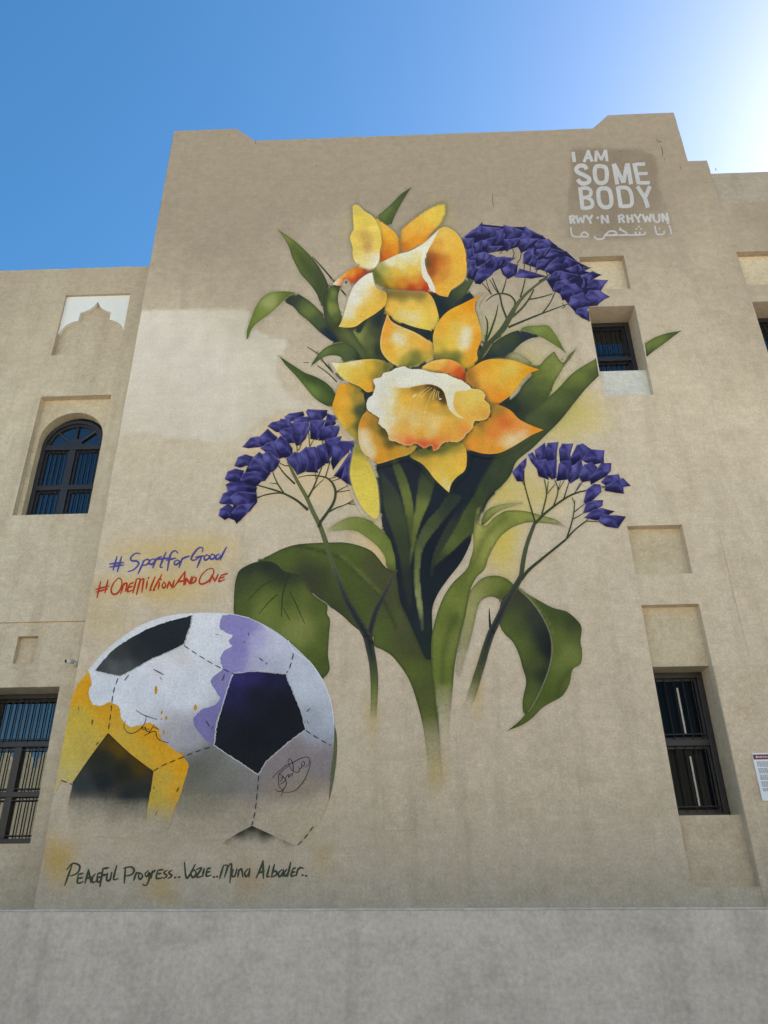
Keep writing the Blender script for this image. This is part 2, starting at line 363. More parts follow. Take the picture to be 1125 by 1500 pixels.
def ogee(x0, x1, o):
    m = MB().box(x0-.01, x1+.01, YW+.11, YW+.3, 9.93, 11.34); m.build('blank_niche', M_WING, B)
    xc = (x0+x1)/2; h = (x1-x0)/2
    def q(p0, p1, p2, n=8): return [tuple((1-t)**2*p0[i]+2*t*(1-t)*p1[i]+t*t*p2[i] for i in (0, 1)) for t in [j/n for j in range(n)]]
    L = [(-h, 10.47), (-h+.015, 10.47)]
    L += q((-h+.015, 10.47), (-h+.06, 10.70), (-.275, 10.755), 10) + q((-.275, 10.755), (-.275, 10.755), (-.272, 10.93), 2) + q((-.272, 10.93), (-.06, 10.99), (0, 11.185), 10)
    half = L+[(0, 11.185)]
    full = half+[(-x, z) for x, z in reversed(half[:-1])]
    loop = [(xc+x, z) for x, z in full]+[(x1, 11.311), (x0, 11.311)]
    b = MB(); plate(b, loop, [], YW+.045); reveal(b, loop, YW+.045, YW+.109); b.build('ogee_trim', M_WHITE, B)
for k in range(NB):
    o = -k*2.6
    ogee(-5.872+o, -4.715+o, o); arch_window(-5.872+o, -4.71+o, o)
    MB().box(-5.4+o, -5.08+o, YW+.12, YW+.3, 4.6, 5.04).build('blank_niche', M_WING, B)
    infill('sill_panel', -5.82+o, -4.662+o, 1.75, 2.359, YW+.06, M_WING)
    big_window(-5.82+o, -4.662+o, 2.359, 4.298, YW+DEEP, o)
MB().box(-.30, .05, -.006, .02, 2.40, 2.86).build('cover_plate', M_WALL, B, bevel=.004)
# camera by the corner
cmr = tag(empty('security_camera', (-4.45, YW, 4.60)), 'small white security camera on the wing wall beside the tall block corner', 'camera')
mb = MB(); mb.tube((-4.50, YW+.03, 4.60), (-4.50, YW-.05, 4.60), .035, 12); mb.build('mount', M_WHITE, cmr, True)
mb = MB(); mb.tube((-4.50, YW-.07, 4.61), (-4.56, YW-.15, 4.592), .03, 14); mb.build('housing', M_WHITE, cmr, True)
mb = MB(); mb.tube((-4.56, YW-.15, 4.592), (-4.563, YW-.154, 4.591), .024, 12); mb.build('lens', M_BAR, cmr)

# ------------------------------------------------------------------ low wall in the foreground
lw = tag(empty('boundary_wall', (0, -5, 0)), 'low grey plastered boundary wall in the foreground below the mural', 'wall')
def topz(x): return 1.590-.0074*x
def slab(x0, x1, y0, y1, z0, z1):
    V = [(x0, y0, z0), (x1, y0, z0), (x1, y1, z0), (x0, y1, z0)]+[(x, y, topz(x)+z1) for x, y in ((x0, y0), (x1, y0), (x1, y1), (x0, y1))]
    return V
F6 = [(0, 3, 2, 1), (4, 5, 6, 7), (0, 1, 5, 4), (1, 2, 6, 5), (2, 3, 7, 6), (3, 0, 4, 7)]
mesh('wall_face', slab(-14, 14, -5, -4.8, -.3, 0), F6, M_LOW, lw)
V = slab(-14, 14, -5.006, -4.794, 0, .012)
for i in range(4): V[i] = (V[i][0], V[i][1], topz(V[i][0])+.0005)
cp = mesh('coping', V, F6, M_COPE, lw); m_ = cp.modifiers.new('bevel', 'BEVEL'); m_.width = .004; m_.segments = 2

# ------------------------------------------------------------------ building across the street (behind the camera, mirrored in the panes)
O = tag(empty('opposite_building', (0, -25, 0)), 'sunlit tan building with crenellated roof across the street, mirrored in the window panes', 'building')
M_OPP = stucco('opposite_stucco', (222, 206, 174), seed=17)
ob = MB(); ob.box(-30, 30, -35, -25, -.3, 7.6); ob.build('wall', M_OPP, O)
i = 0
x = -29.7
while x < 29.5:
    m = MB(); loop = [(x, 7.6), (x+.62, 7.6), (x+.62, 8.0), (x+.31, 8.42), (x, 8.0)]
    plate(m, loop, [], -25.0); reveal(m, loop, -25.0, -25.3); plate(m, loop, [], -25.3); m.build('merlon', M_OPP, O); x += .95
for x in range(-27, 28, 6):
    for z in (1.2, 4.6):
        wv = MB().box(x-.6, x+.6, -25.02, -24.96, z, z+1.7).build('window_frame', M_FRAME, O)
        MB().box(x-.52, x+.52, -24.962, -24.95, z+.08, z+1.62).build('pane', M_GLASS, wv)

# ------------------------------------------------------------------ info sign on the right
sg = tag(empty('information_sign', (4.4, -.02, 2.66)), 'white information sign with dark red header and grey text on the wall', 'sign')
SX0, SX1, SZ0, SZ1 = 4.094, 4.60, 2.660, 3.197
MB().box(SX0, SX1, -.035, -.0125, SZ0, SZ1).build('board', plain('sign_white', (222, 226, 230), .4, var=.03), sg, bevel=.003)
MB().box(SX0+.004, SX1-.004, -.0375, -.0352, SZ1-.075, SZ1-.018).build('header_band', plain('sign_maroon', (110, 26, 46), .4), sg)
M_TXT = plain('sign_text_grey', (120, 128, 136), .6); M_TXW = plain('sign_text_white', (225, 215, 215), .5)
t = MB(); z = SZ1-.105; ii = 0
while z > SZ0+.10:
    if ii % 6 != 5:
        x = SX0+.03; 
        while x < SX1-.05:
            L = random.uniform(.012, .045); t.box(x, min(x+L, SX1-.03), -.0368, -.0352, z, z+.007); x += L+.007
    z -= .0125; ii += 1
tag(t.build('text_lines', M_TXT, sg), kind='stuff')
t = MB(); t.box(SX0+.035, SX0+.05, -.0392, -.0376, SZ1-.056, SZ1-.036)
x = SX0+.055
while x < SX1-.05:
    L = random.uniform(.012, .03); t.box(x, x+L, -.0392, -.0376, SZ1-.052, SZ1-.042); x += L+.006
tag(t.build('header_text', M_TXW, sg), kind='stuff')
pq = tag(MB().box(4.555, 4.80, -.03, -.0125, 3.98, 4.235).build('wall_plaque', plain('plaque_maroon', (92, 30, 42), .45), None, bevel=.003), 'dark red plaque high on the wall above the information sign', 'plaque')

# ------------------------------------------------------------------ the mural: paint films laid on the wall
KA = np.array([1.32, 1.24, 1.16])
def to_wall(p, y=0.0):
    """photo point -> (x, z) on the wall plane"""
    p = np.asarray(p, float).reshape(-1, 2)
    d = FW*FPX+RT*(p[:, :1]-562.5)+UP*(750-p[:, 1:2]); t = (y-CAM[1])/d[:, 1:2]
    q = CAM+t*d; return q[:, 0], q[:, 2]
def in_niche(p):
    x, z = to_wall(p); return (x > CX0) & (x < CX1) & (z > 10.625) & (z < 11.375)
def wall_pts(p, off, y=0.0):
    x, z = to_wall(p, y)
    if y: x = np.clip(x, CX0-.02, CX1-.002); z = np.clip(z, 10.60, 11.373)
    return np.stack([np.maximum(x, XL+.003), np.full(len(x), y-off), z], 1)
def on_wall(p, faces, rgba, off):
    """vertices on the wall; what runs over the blank niche is carried on its back plane"""
    x, z = to_wall(p); gone = np.zeros(len(p), bool)
    for h in holes:
        if h[0][1] > 10.6: continue
        gone |= (x > h[0][0]) & (x < h[1][0]) & (z > h[0][1]) & (z < h[2][1])
    if gone.any(): faces = [f for f in faces if not any(gone[i] for i in f)]
    ins = in_niche(p)
    if not ins.any(): return wall_pts(p, off), faces, rgba
    fa = [f for f in faces if not all(ins[i] for i in f)]; fb = [tuple(i+len(p) for i in f) for f in faces if any(ins[i] for i in f)]
    return np.vstack([wall_pts(p, off), wall_pts(p, off, .12)]), fa+fb, np.vstack([rgba, rgba])
def parse(s, fr):
    pts = []; cor = []
    for tok in s.split():
        c = tok.endswith('!'); a, b = tok.rstrip('!').split(',')
        pts.append((fr[0]+float(a)/fr[2], fr[1]+float(b)/fr[2])); cor.append(c)
    return np.array(pts), cor
def spline(P, cor, closed, seg=3.0):
    out = []; n = len(P)
    for i in range(n if closed else n-1):
        p1, p2 = P[i], P[(i+1) % n]
        p0 = P[i-1] if (closed or i > 0) else p1; p3 = P[(i+2) % n] if (closed or i+2 < n) else p2
        m1 = np.zeros(2)+(p2-p1) if cor[i] else (p2-p0)/2; m2 = (p2-p1) if cor[(i+1) % n] else (p3-p1)/2
        L = np.hypot(*(p2-p1)); lim = 1.2*L
        for m in (m1, m2):
            h = np.hypot(*m)
            if h > lim: m *= lim/h
        k = max(1, int(round(L/seg)))
        for j in range(k):
            t = j/k; out.append((2*t**3-3*t**2+1)*p1+(t**3-2*t**2+t)*m1+(-2*t**3+3*t**2)*p2+(t**3-t**2)*m2)
    if not closed: out.append(P[-1])
    return np.array(out)
def inpoly(Q, poly):
    x, y = Q[:, 0][:, None], Q[:, 1][:, None]; a = poly; b = np.roll(poly, -1, 0)
    c = ((a[:, 1] > y) != (b[:, 1] > y)); dy = np.where(b[:, 1] == a[:, 1], 1e-9, b[:, 1]-a[:, 1])
    return ((c & (x < (b[:, 0]-a[:, 0])*(y-a[:, 1])/dy+a[:, 0])).sum(1) % 2) == 1
def dist_line(Q, L, closed):
    a = L if closed else L[:-1]; b = np.roll(L, -1, 0) if closed else L[1:]
    d = b-a; ll = (d**2).sum(1)+1e-9; best = np.full(len(Q), 1e9)
    for i in range(0, len(a), 64):
        A, D, l = a[i:i+64], d[i:i+64], ll[i:i+64]
        t = np.clip(((Q[:, None]-A)*D).sum(2)/l, 0, 1); e = Q[:, None]-(A+t[..., None]*D); best = np.minimum(best, np.sqrt((e**2).sum(2)).min(1))
    return best
LAYERS = []
def layer_of(poly):
    lo, hi = poly.min(0)-1, poly.max(0)+1; best = 0
    for l2, h2, p2, k in LAYERS:
        if k < best or (lo > h2).any() or (hi < l2).any(): continue
        if inpoly(poly, p2).any() or inpoly(p2, poly).any() or k == best and dist_line(poly, p2, True).min() < 1.0: best = max(best, k+1)
    LAYERS.append((lo, hi, poly, best)); return best
def colours(Q, spec, fr, power=2.1, sf=.42):
    """spec: 'x,y,rrggbb[,alpha] ...' -> smooth blend between the colour stations"""
    st = []; cc = []
    for tok in spec.split():
        v = tok.split(',')
        if len(v) <= 2: st.append(tuple(Q.mean(0))); cc.append([*hexc(v[0]), float(v[1]) if len(v) > 1 else 1.0]); continue
        st.append((fr[0]+float(v[0])/fr[2], fr[1]+float(v[1])/fr[2])); cc.append([*hexc(v[2]), float(v[3]) if len(v) > 3 else 1.0])
    st = np.array(st); cc = np.array(cc)
    soft = 9.0
    if len(st) > 2:
        dd = np.sqrt(((st[:, None]-st)**2).sum(2))+np.eye(len(st))*1e6; soft = max(4.0, (sf*np.median(dd.min(1)))**2)
    d2 = ((Q[:, None]-st)**2).sum(2)+soft; wt = d2**-power
    return (wt[..., None]*cc).sum(1)/wt.sum(1)[:, None]
FILMS = []      # (layer, polygon, points, paint colour and cover) of each film, for laying thin paint over earlier paint
def under(Q, k):
    U = np.zeros((len(Q), 4)); done = np.full(len(Q), -1)
    for lay, poly, pts, C in FILMS:
        if lay >= k: continue
        lo, hi = poly.min(0), poly.max(0); c = ((Q >= lo) & (Q <= hi)).all(1) & (done < lay)
        if not c.any(): continue
        idx = np.where(c)[0]; idx = idx[inpoly(Q[idx], poly)]
        for i in range(0, len(idx), 400):
            j = idx[i:i+400]; d = ((Q[j][:, None]-pts)**2).sum(2); m = min(4, len(pts)); nn = np.argpartition(d, m-1, 1)[:, :m]
            wt = 1/(np.take_along_axis(d, nn, 1)+.05); U[j] = (C[nn]*wt[..., None]).sum(1)/wt.sum(1)[:, None]; done[j] = lay
    return U
def lay_over(px, C, poly, k):
    """thin paint over what is already on the wall"""
    U = under(px, k); a = np.clip(C[:, 3:], 0, 1); A = a+(1-a)*U[:, 3:]
    R = np.hstack([(a*C[:, :3]+(1-a)*U[:, 3:]*U[:, :3])/np.maximum(A, 1e-4), A]); R[:, :3] = np.where(A > 1e-3, R[:, :3], C[:, :3]); return R
def paint_mesh(name, verts, faces, rgba, parent, alpha, px=None, poly=None, k=0):
    if px is not None:
        if alpha: rgba = lay_over(px, rgba, poly, k)
        FILMS.append((k, poly, px, rgba)); faces = [f for f in faces if max(rgba[i, 3] for i in f) > .006]; alpha = bool((rgba[:, 3] < .99).any())
        verts, faces, rgba = on_wall(px, faces, rgba, .0008+.0004*k)
        used = sorted({i for f in faces for i in f}); mp = {q: n for n, q in enumerate(used)}
        verts, rgba, faces = verts[used], rgba[used], [tuple(mp[i] for i in f) for f in faces]
    o = mesh(name, verts, faces, M_SPRAY if alpha else M_PAINT, parent)
    at = o.data.color_attributes.new('Col', 'FLOAT_COLOR', 'POINT')
    gm = np.clip((rgba[:, 1:2]-np.maximum(rgba[:, 0:1]*1.0, rgba[:, 2:3]))*14, 0, 1)*np.array([[.035, .0, -.045]]); rgba = np.hstack([rgba[:, :3]*(1+gm*2.2), rgba[:, 3:]])   # leaf greens were mixed on the olive side
    c = np.ones((len(verts), 4)); c[:, :3] = lin(np.clip(rgba[:, :3], 0, 1))*KA; c[:, :3] *= np.minimum(1, .82/np.maximum(c[:, :3].max(1, keepdims=True), 1e-4)); c[:, 3] = np.clip(rgba[:, 3], 0, 1)
    at.data.foreach_set('color', c.ravel().astype(np.float32)); return o
def film(name, parent, fr, outline, cols, rim=None, strokes=(), step=3.0, fade=None, soft=0, jag=0, sharp=False, label=None, gain=1.0):
    P, cor = parse(outline, fr)
    if sharp: cor = [True]*len(cor)
    poly = spline(P, cor, True, 3.0)
    if jag:
        rs = np.random.RandomState(len(poly)); poly = poly+rs.normal(0, jag, poly.shape)
    if ((poly*np.roll(poly[:, ::-1]*[1, -1], -1, 0)).sum()) == 0: pass
    lo, hi = poly.min(0), poly.max(0)
    gx, gy = np.meshgrid(np.arange(lo[0]+1, hi[0], step), np.arange(lo[1]+1, hi[1], step)); Q = np.stack([gx.ravel(), gy.ravel()], 1)
    Q = Q[inpoly(Q, poly)]
    if len(Q): Q = Q[dist_line(Q, poly, True) > step*.45]
    rs = np.random.RandomState(3); Q = Q+rs.uniform(-.2, .2, Q.shape)*step if len(Q) else Q.reshape(0, 2)
    A = np.vstack([poly, Q]); n = len(poly)
    v, e, f, _, _, _ = delaunay_2d_cdt([Vector(p) for p in A], [(i, (i+1) % n) for i in range(n)], [], 1, 1e-4)
    v = np.array([tuple(p) for p in v])
    tri = []
    cent = np.array([v[list(t)].mean(0) for t in f]); ok = inpoly(cent, poly)
    for t, k in zip(f, ok):
        if not k: continue
        p = v[list(t)]; a = (p[1, 0]-p[0, 0])*(p[2, 1]-p[0, 1])-(p[1, 1]-p[0, 1])*(p[2, 0]-p[0, 0])
        tri.append(tuple(t) if a < 0 else tuple(reversed(t)))     # faces the street
    C = colours(v, cols, fr, sf=.7 if name in ('leaf', 'blade') else .45)
    if name == 'petal': gain = 1.07
    C[:, :3] = np.clip(C[:, :3]*gain, 0, .95)
    d = dist_line(v, poly, True)
    if rim is None and name in ('leaf', 'blade', 'curled_stem'): rim = ('222b1c', 2.0, .4)
    if rim:
        wgt = (np.exp(-(d/rim[1])**2)*rim[2]*(.55 if name == 'petal' else 1))[:, None]; C[:, :3] = C[:, :3]*(1-wgt)+hexc(rim[0])*wgt
    for s in strokes:                                # soft brushed line: path, colour, width px, strength
        L, c2 = parse(s[0], fr); L = spline(L, c2, False, 4)
        wgt = (np.exp(-(dist_line(v, L, False)/s[2])**2)*s[3])[:, None]; C[:, :3] = C[:, :3]*(1-wgt)+hexc(s[1])*wgt
    alpha = bool((C[:, 3] < .995).any())
    if fade:                                         # (y0, y1) photo rows between which the spray thins out
        C[:, 3] *= 1-np.clip((v[:, 1]-fade[0])/(fade[1]-fade[0]), 0, 1)**.8; alpha = True
    if soft:
        tt = np.clip(d/soft, 0, 1); C[:, 3] *= tt*tt*(3-2*tt); alpha = True
    hl = {'petal': ('2c3522', .34, 6.0), 'leaf': ('4c5038', .26, 5.0), 'blade': ('4c5038', .26, 5.0)}.get(name)
    if hl and not fade:                              # overspray: a breath of darker paint round the masked edge
        tn = np.roll(poly, -1, 0)-np.roll(poly, 1, 0); tn /= np.hypot(tn[:, 0], tn[:, 1])[:, None]+1e-9; nr = np.stack([tn[:, 1], -tn[:, 0]], 1)
        if (poly[:, 0]*np.roll(poly[:, 1], -1)-poly[:, 1]*np.roll(poly[:, 0], -1)).sum() < 0: nr = -nr
        inn, mdl, out = poly-nr*1.0, poly+nr*hl[2]*.45, poly+nr*hl[2]; n0 = len(poly); hv = np.vstack([inn, mdl, out])
        hf = [(j*n0+i, j*n0+(i+1) % n0, (j+1)*n0+(i+1) % n0, (j+1)*n0+i) for j in (0, 1) for i in range(n0)]
        hf2 = []
        for f in hf:
            p = hv[list(f)]; ar = (p[:, 0]*np.roll(p[:, 1], -1)-p[:, 1]*np.roll(p[:, 0], -1)).sum(); hf2.append(f if ar < 0 else tuple(reversed(f)))
        hc = np.hstack([np.repeat(hexc(hl[0])[None], 3*n0, 0), np.repeat([hl[1], hl[1]*.4, 0], n0)[:, None]])
        paint_mesh('overspray', None, hf2, hc, parent, True, hv, out, layer_of(out))
    k = layer_of(poly)
    o = paint_mesh(name, None, tri, C, parent, alpha, v, poly, k)
    if label: o['label'] = label
    return o
def ribbon_geo(L, W):
    t = np.gradient(L, axis=0); t /= np.hypot(t[:, 0], t[:, 1])[:, None]+1e-9; nrm = np.stack([-t[:, 1], t[:, 0]], 1)
    return L+nrm*W[:, None]/2, L-nrm*W[:, None]/2, t
def line(name, parent, fr, path, widths, cols, seg=4.0, smooth=True, caps=False, bake=None, alphas=None):
    """painted stem or brush line; widths in photo px, colours and alphas spread along it"""
    P, cor = parse(path, fr); L = spline(P, cor if smooth else [True]*len(cor), False, seg); s = np.linspace(0, 1, len(L))
    W = np.interp(s, np.linspace(0, 1, len(widths)), widths); a, b, t = ribbon_geo(L, W)
    cs = np.array([hexc(c) for c in cols.split()]); C = np.stack([np.interp(s, np.linspace(0, 1, len(cs)), cs[:, i]) for i in range(3)], 1)
    al = np.interp(s, np.linspace(0, 1, len(alphas)), alphas) if alphas else np.ones(len(s))
    n = len(L); wide = max(widths) > 5 and bake is None
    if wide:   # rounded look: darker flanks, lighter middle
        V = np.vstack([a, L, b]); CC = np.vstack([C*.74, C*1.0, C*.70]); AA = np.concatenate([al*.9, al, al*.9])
        F = [(i, i+1, n+i+1, n+i) for i in range(n-1)]+[(n+i, n+i+1, 2*n+i+1, 2*n+i) for i in range(n-1)]
    else:
        V = np.vstack([a, b]); CC = np.vstack([C, C]); AA = np.concatenate([al, al]); F = [(i, i+1, n+i+1, n+i) for i in range(n-1)]
    if caps:
        for end, dirn in ((0, -1), (n-1, 1)):
            c0 = len(V); ang = math.atan2(dirn*t[end, 1], dirn*t[end, 0]); arc = np.array([L[end]+W[end]/2*np.array([math.cos(ang+q), math.sin(ang+q)]) for q in np.linspace(-math.pi/2, math.pi/2, 6)])
            V = np.vstack([V, arc]); CC = np.vstack([CC, np.repeat(C[end:end+1], 6, 0)]); AA = np.concatenate([AA, np.ones(6)*al[end]]); F.append(tuple(range(c0, c0+6)))
    Fo = []
    for f in F:
        p = V[list(f)]; ar = (p[:, 0]*np.roll(p[:, 1], -1)-p[:, 1]*np.roll(p[:, 0], -1)).sum(); Fo.append(f if ar < 0 else tuple(reversed(f)))
    poly = np.vstack([a, b[::-1]])
    if bake is not None: bake.append((V, Fo, np.hstack([CC, AA[:, None]]), poly)); return None
    k = layer_of(poly)
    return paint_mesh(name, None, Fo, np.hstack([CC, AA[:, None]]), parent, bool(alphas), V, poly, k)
def top_layer(poly):
    lo, hi = poly.min(0)-1, poly.max(0)+1; best = 0
    for l2, h2, p2, k in LAYERS:
        if k < best or (lo > h2).any() or (hi < l2).any(): continue
        if inpoly(poly, p2).any() or inpoly(p2, poly).any(): best = max(best, k+1)
    return best
def joined(name, parent, bake, dz=.00015, stuff=False):
    """strokes of one letter or one net of twigs: one mesh, each stroke a hair above the one before"""
    k = max(top_layer(b[3]) for b in bake); up = int(math.ceil(dz*len(bake)/.0004))
    LAYERS.extend((b[3].min(0)-1, b[3].max(0)+1, b[3], k+up) for b in bake)
    Vs = []; Fs = []; Cs = []; n = 0
    for i, (V, F, C, _) in enumerate(bake):
        Vs.append(wall_pts(V, .0008+.0004*k+dz*i)); Fs += [tuple(q+n for q in f) for f in F]; Cs.append(C); n += len(V)
    o = paint_mesh(name, np.vstack(Vs), Fs, np.vstack(Cs), parent, False)
    if name in ('twigs', 'stitching', 'stamens', 'seam_highlight', 'paint_drops', 'leaf_veins', 'signature'): o['kind'] = 'stuff'
    return o
def blob(name, parent, cx, cy, rx, ry, col, a, n=28):
    """spray haze: dense in the middle, thinning to nothing"""
    V = [(cx, cy)]; A = [a]; rs = np.random.RandomState(int(cx+cy)); ph = rs.uniform(0, 6.28, 4)
    rings = (.25, .5, .75, 1.0); al = (.9, .6, .24, 0)
    for r, q in zip(rings, al):
        for i in range(n):
            t = 2*math.pi*i/n; k = 1+.12*math.sin(2*t+ph[0])+.08*math.sin(3*t+ph[1])+.05*math.sin(5*t+ph[2]); V.append((cx+rx*r*k*math.cos(t), cy+ry*r*k*math.sin(t))); A.append(a*q)
    F = [(0, 1+(i+1) % n, 1+i) for i in range(n)]
    for j in range(3):
        F += [(1+j*n+i, 1+j*n+(i+1) % n, 1+(j+1)*n+(i+1) % n, 1+(j+1)*n+i) for i in range(n)]
    V = np.array(V); poly = V[-n:]; k = layer_of(poly); C = np.hstack([np.repeat(hexc(col)[None], len(V), 0), np.array(A)[:, None]])
    return paint_mesh(name, None, F, C, parent, True, V, poly, k)
def chips():
    sb = []
    for p, wd in (('722,283 721.5,292 723,304', (.8, 1, .7)), ('962,204 965,208 970,207', (1.2, 2, 1)), ('968,214 970,220 971,228', (1, 1.8, .9)), ('973,233 974,235', (1.2, 1)), ('996,243 998,249', (.9, 1)), ('907,222 911,223', (1.2, 1.2)), ('374,206 375,212', (1, .8)), ('334,197 336,198', (1.2, 1)), ('462,243 464,244', (1.2, 1)), ('303,389 305,390', (1.2, 1)), ('1048,247 1049,250', (1.4, 1))): line('c', B, PH, p, wd, '6a5f50 6a5f50', bake=sb, seg=2)
    line('c', B, PH, '1052,778 1058,800 1066,832 1072,862 1082,900 1091,935 1099,968', (.4, .5, .5, .4), 'a09078 a09078', bake=sb, seg=4)
    o = joined('plaster_chips', B, sb); o['kind'] = 'stuff'
def mural(name, x, label, cat='mural'): return tag(empty(name, (x, -.01, 1.65)), label, cat)
PH = (0, 0, 1); A = (340, 260, 3.75); BF = (460, 280, 3.75); CF = (460, 430, 3.125); D = (640, 300, 4.018); EF = (300, 580, 4.018)
G = (640, 620, 3.75); H = (320, 760, 3.516); I = (560, 720, 3.409); J = (70, 880, 2.5); K = (130, 790, 5.114); MF = (80, 1240, 2.8125); N = (815, 200, 5.921)

FM = mural('flower_mural', .6, 'large painted bouquet of yellow daffodils, purple statice and green leaves on the wall')
BM = mural('football_mural', -2.9, 'painted football with yellow and purple splashes at the lower left of the wall')

# --- thin washes and overpaint under everything
film('pale_overpaint', FM, PH, '200,456 216,452 260,451 330,449 368,453 372,478 400,492 428,500 415,520 409,545 425,575 462,598 478,615 430,600 392,612 356,640 330,648 300,650 262,645 215,639 165,633 185,540!', 'c6c1b4,.8 300,540,cac5ba,.85 220,500,c8c2b6,.85 400,590,c2bbac,.75 230,630,c2bcae,.75 365,455,beb7a8,.7', step=7, jag=.5, soft=3.5)
film('tan_overpaint', FM, PH, '358,650 395,612 440,598 490,605 520,650 522,740 430,742 335,765 318,740 330,690', '430,640,c8b084,.75 480,700,c6b08a,.7 350,720,bba888,.55 400,735,bba888,.45', step=9, soft=14)
for a in ((250, 815, 120, 42, 'c2a75e', .55), (230, 862, 115, 36, 'c2a458', .65), (300, 800, 60, 40, 'c0a766', .45), (835, 610, 75, 62, 'bfae5c', .8), (735, 790, 52, 75, 'c2ae50', .95), (770, 720, 70, 60, 'c2b062', .75), (720, 690, 60, 60, 'bfae50', .9), (560, 800, 60, 60, 'c8ae74', .75),
          (585, 880, 60, 80, 'bfa678', .35), (640, 1130, 22, 60, 'a89452', .55), (700, 1010, 14, 60, 'b39a55', .5), (545, 1050, 18, 45, 'b09a58', .5), (720, 500, 60, 60, '9a9a55', .5), (775, 540, 75, 55, 'aea35e', .55), (810, 590, 55, 50, '8f9650', .4), (590, 400, 120, 110, 'a39678', .18)):
    blob('spray_haze', FM, *a)
for a in ((85, 1260, 38, 62, 'bd9b48', .75), (235, 1300, 40, 36, 'b99a54', .5), (365, 1290, 45, 40, 'b4935a', .4), (470, 1240, 28, 55, 'b49a58', .4), (130, 1010, 28, 40, 'bfa050', .4), (150, 900, 60, 60, 'b09c6a', .4), (300, 1200, 190, 60, '8d8674', .45)):
    blob('spray_haze', BM, *a)

# --- leaves of the bouquet, back to front
NV = '20272f'
film('leaf', FM, A, '250,285! 300,318 352,355 410,410 455,460 495,520 520,570 535,615 545,660 570,740 600,830 610,890 585,915 550,810 508,735 482,685 465,640 430,590 380,535 360,500 330,440 315,390 288,338', '255,290,7d8352 300,350,6e8240 350,430,5c7236 400,440,4a5a30 470,540,3a4530 430,560,52663a 520,620,3c4430 560,760,3f4630 590,880,3c4630', strokes=[('330,380 400,470 470,570 530,700', '2e3828', 9, .45)])
film('leaf', FM, A, '285,682 300,655 350,638 400,662 450,700 500,755 550,830 592,900 572,915 520,880 470,840 420,790 370,750 335,710', '300,670,2b312c 350,670,333b2e 420,730,5c6e3e 400,700,48573a 470,790,3e4c34 540,860,1f2837 580,905,1b2333', rim=('2a3228', 2.5, .6))
film('leaf', FM, A, '80,888! 82,840 105,775 130,710 170,655 220,630 290,626 345,635 310,650 280,680 240,720 200,755 150,790 110,830 88,885', '85,870,4d6a30 120,760,62763c 200,690,84946a 230,670,7a8c58 180,740,647a40 300,635,55672e 270,670,5d6f3c', rim=('45592a', 3, .5))
line('twig', FM, A, '440,435 500,500 560,572 640,665', (1.2, 2.4, 2.6, 2), '3a3d34 30352e')
line('twig', FM, A, '412,930 470,970 500,1010 545,1060 610,1125', (1, 2, 2.6, 2.6), '3c4436 2c332c')
line('twig', FM, A, '390,1015 450,1025 520,1070 578,1125', (1, 1.6, 1.8), '3c4436 2c332c')
film('leaf', FM, A, '257,980! 330,1028 400,1072 460,1095 520,1130 565,1180 577,1230 553,1268! 500,1245 450,1210 400,1150 350,1090 300,1038', '270,992,4a6030 350,1060,4f6a34 450,1120,3c5230 430,1160,5f7a40 540,1200,465c32 550,1255,3a4a2e', strokes=[('300,1015 400,1090 480,1125 560,1200', '2b3a26', 6, .5)])
film('leaf', FM, A, '985,55! 930,90 870,150 825,190 795,220 830,250 872,268! 890,220 920,160 955,100', '975,70,3f5030 860,190,5b7040 830,225,52663a 900,150,4a5f36 880,240,3e4f2e', strokes=[('980,60 920,130 860,230', '34452a', 5, .5)])
# dark ground behind the flower heads
film('dark_foliage', FM, PH, '500,482 520,470 545,450 600,445 640,425 690,430 700,470 708,520 735,535 745,560 742,620 700,650 640,660 560,655 520,630 508,590 512,560 530,545 505,515', '1d2530 540,480,2a322e 700,470,222b31', step=6)
film('leaf', FM, PH, '552,672 555,718 560,770 566,795 572,823 575,861 585,902 600,937 618,968 634,972 633,896 640,873 655,850 675,824 688,798 697,770 720,730 748,690 745,655 690,645 620,645 570,650', '600,690,1b222a 570,720,2a3038 690,690,1c242d 640,800,171e27 600,860,1c242b 625,950,232d2c', step=5, label='dark blue-black heart of the bouquet')
film('leaf', FM, A, '500,650 520,620 535,690 560,745 600,790 650,840 720,930 762,1003 690,1005 630,930 560,860 510,780', '510,660,39432e 540,760,3c4630 620,860,4a5636 700,950,434e34 740,1000,38442f 560,830,333d2c', strokes=[('545,760 620,840 720,990', '5d6b42', 6, .4)])
film('leaf', FM, A, '655,830 700,855 740,790 790,750 838,705 832,790 815,870 812,930 838,1003 760,1003 715,930', '670,835,8a9058 700,870,76804c 740,880,525d38 780,850,3c4632 810,800,262f32 800,960,2b352f 760,960,4b5735', rim=('2a332c', 2, .3))
film('leaf', FM, A, '432,1040! 460,990 500,945 550,918 620,910 660,925 690,960 712,1005 660,1015 610,1020 600,990 560,978 510,985 470,1010', '440,1030,3f5430 520,950,5b7244 600,930,4a5e38 650,980,44563a 700,1000,222c2c 560,970,3f5030', rim=('2c3a28', 2.5, .5))
film('curled_stem', FM, A, '548,588 575,590 600,596 590,622 582,660 586,705 600,755 612,800 590,830 560,802 530,750 520,690 525,630', '530,640,3a4a2c 555,640,6a7d48 545,720,6a7d46 580,660,45562f 570,780,4b5c34 595,820,2c362a 590,600,2a342a')
film('leaf', FM, BF, '893,452! 850,480 800,520 760,545 735,583 690,572 620,553 650,590 680,650 690,725 740,662 790,612 830,572 868,510', '880,465,4c5c3c 820,540,44543a 760,600,2c3836 700,640,1b242e 650,570,1f2830 780,560,3a4836')
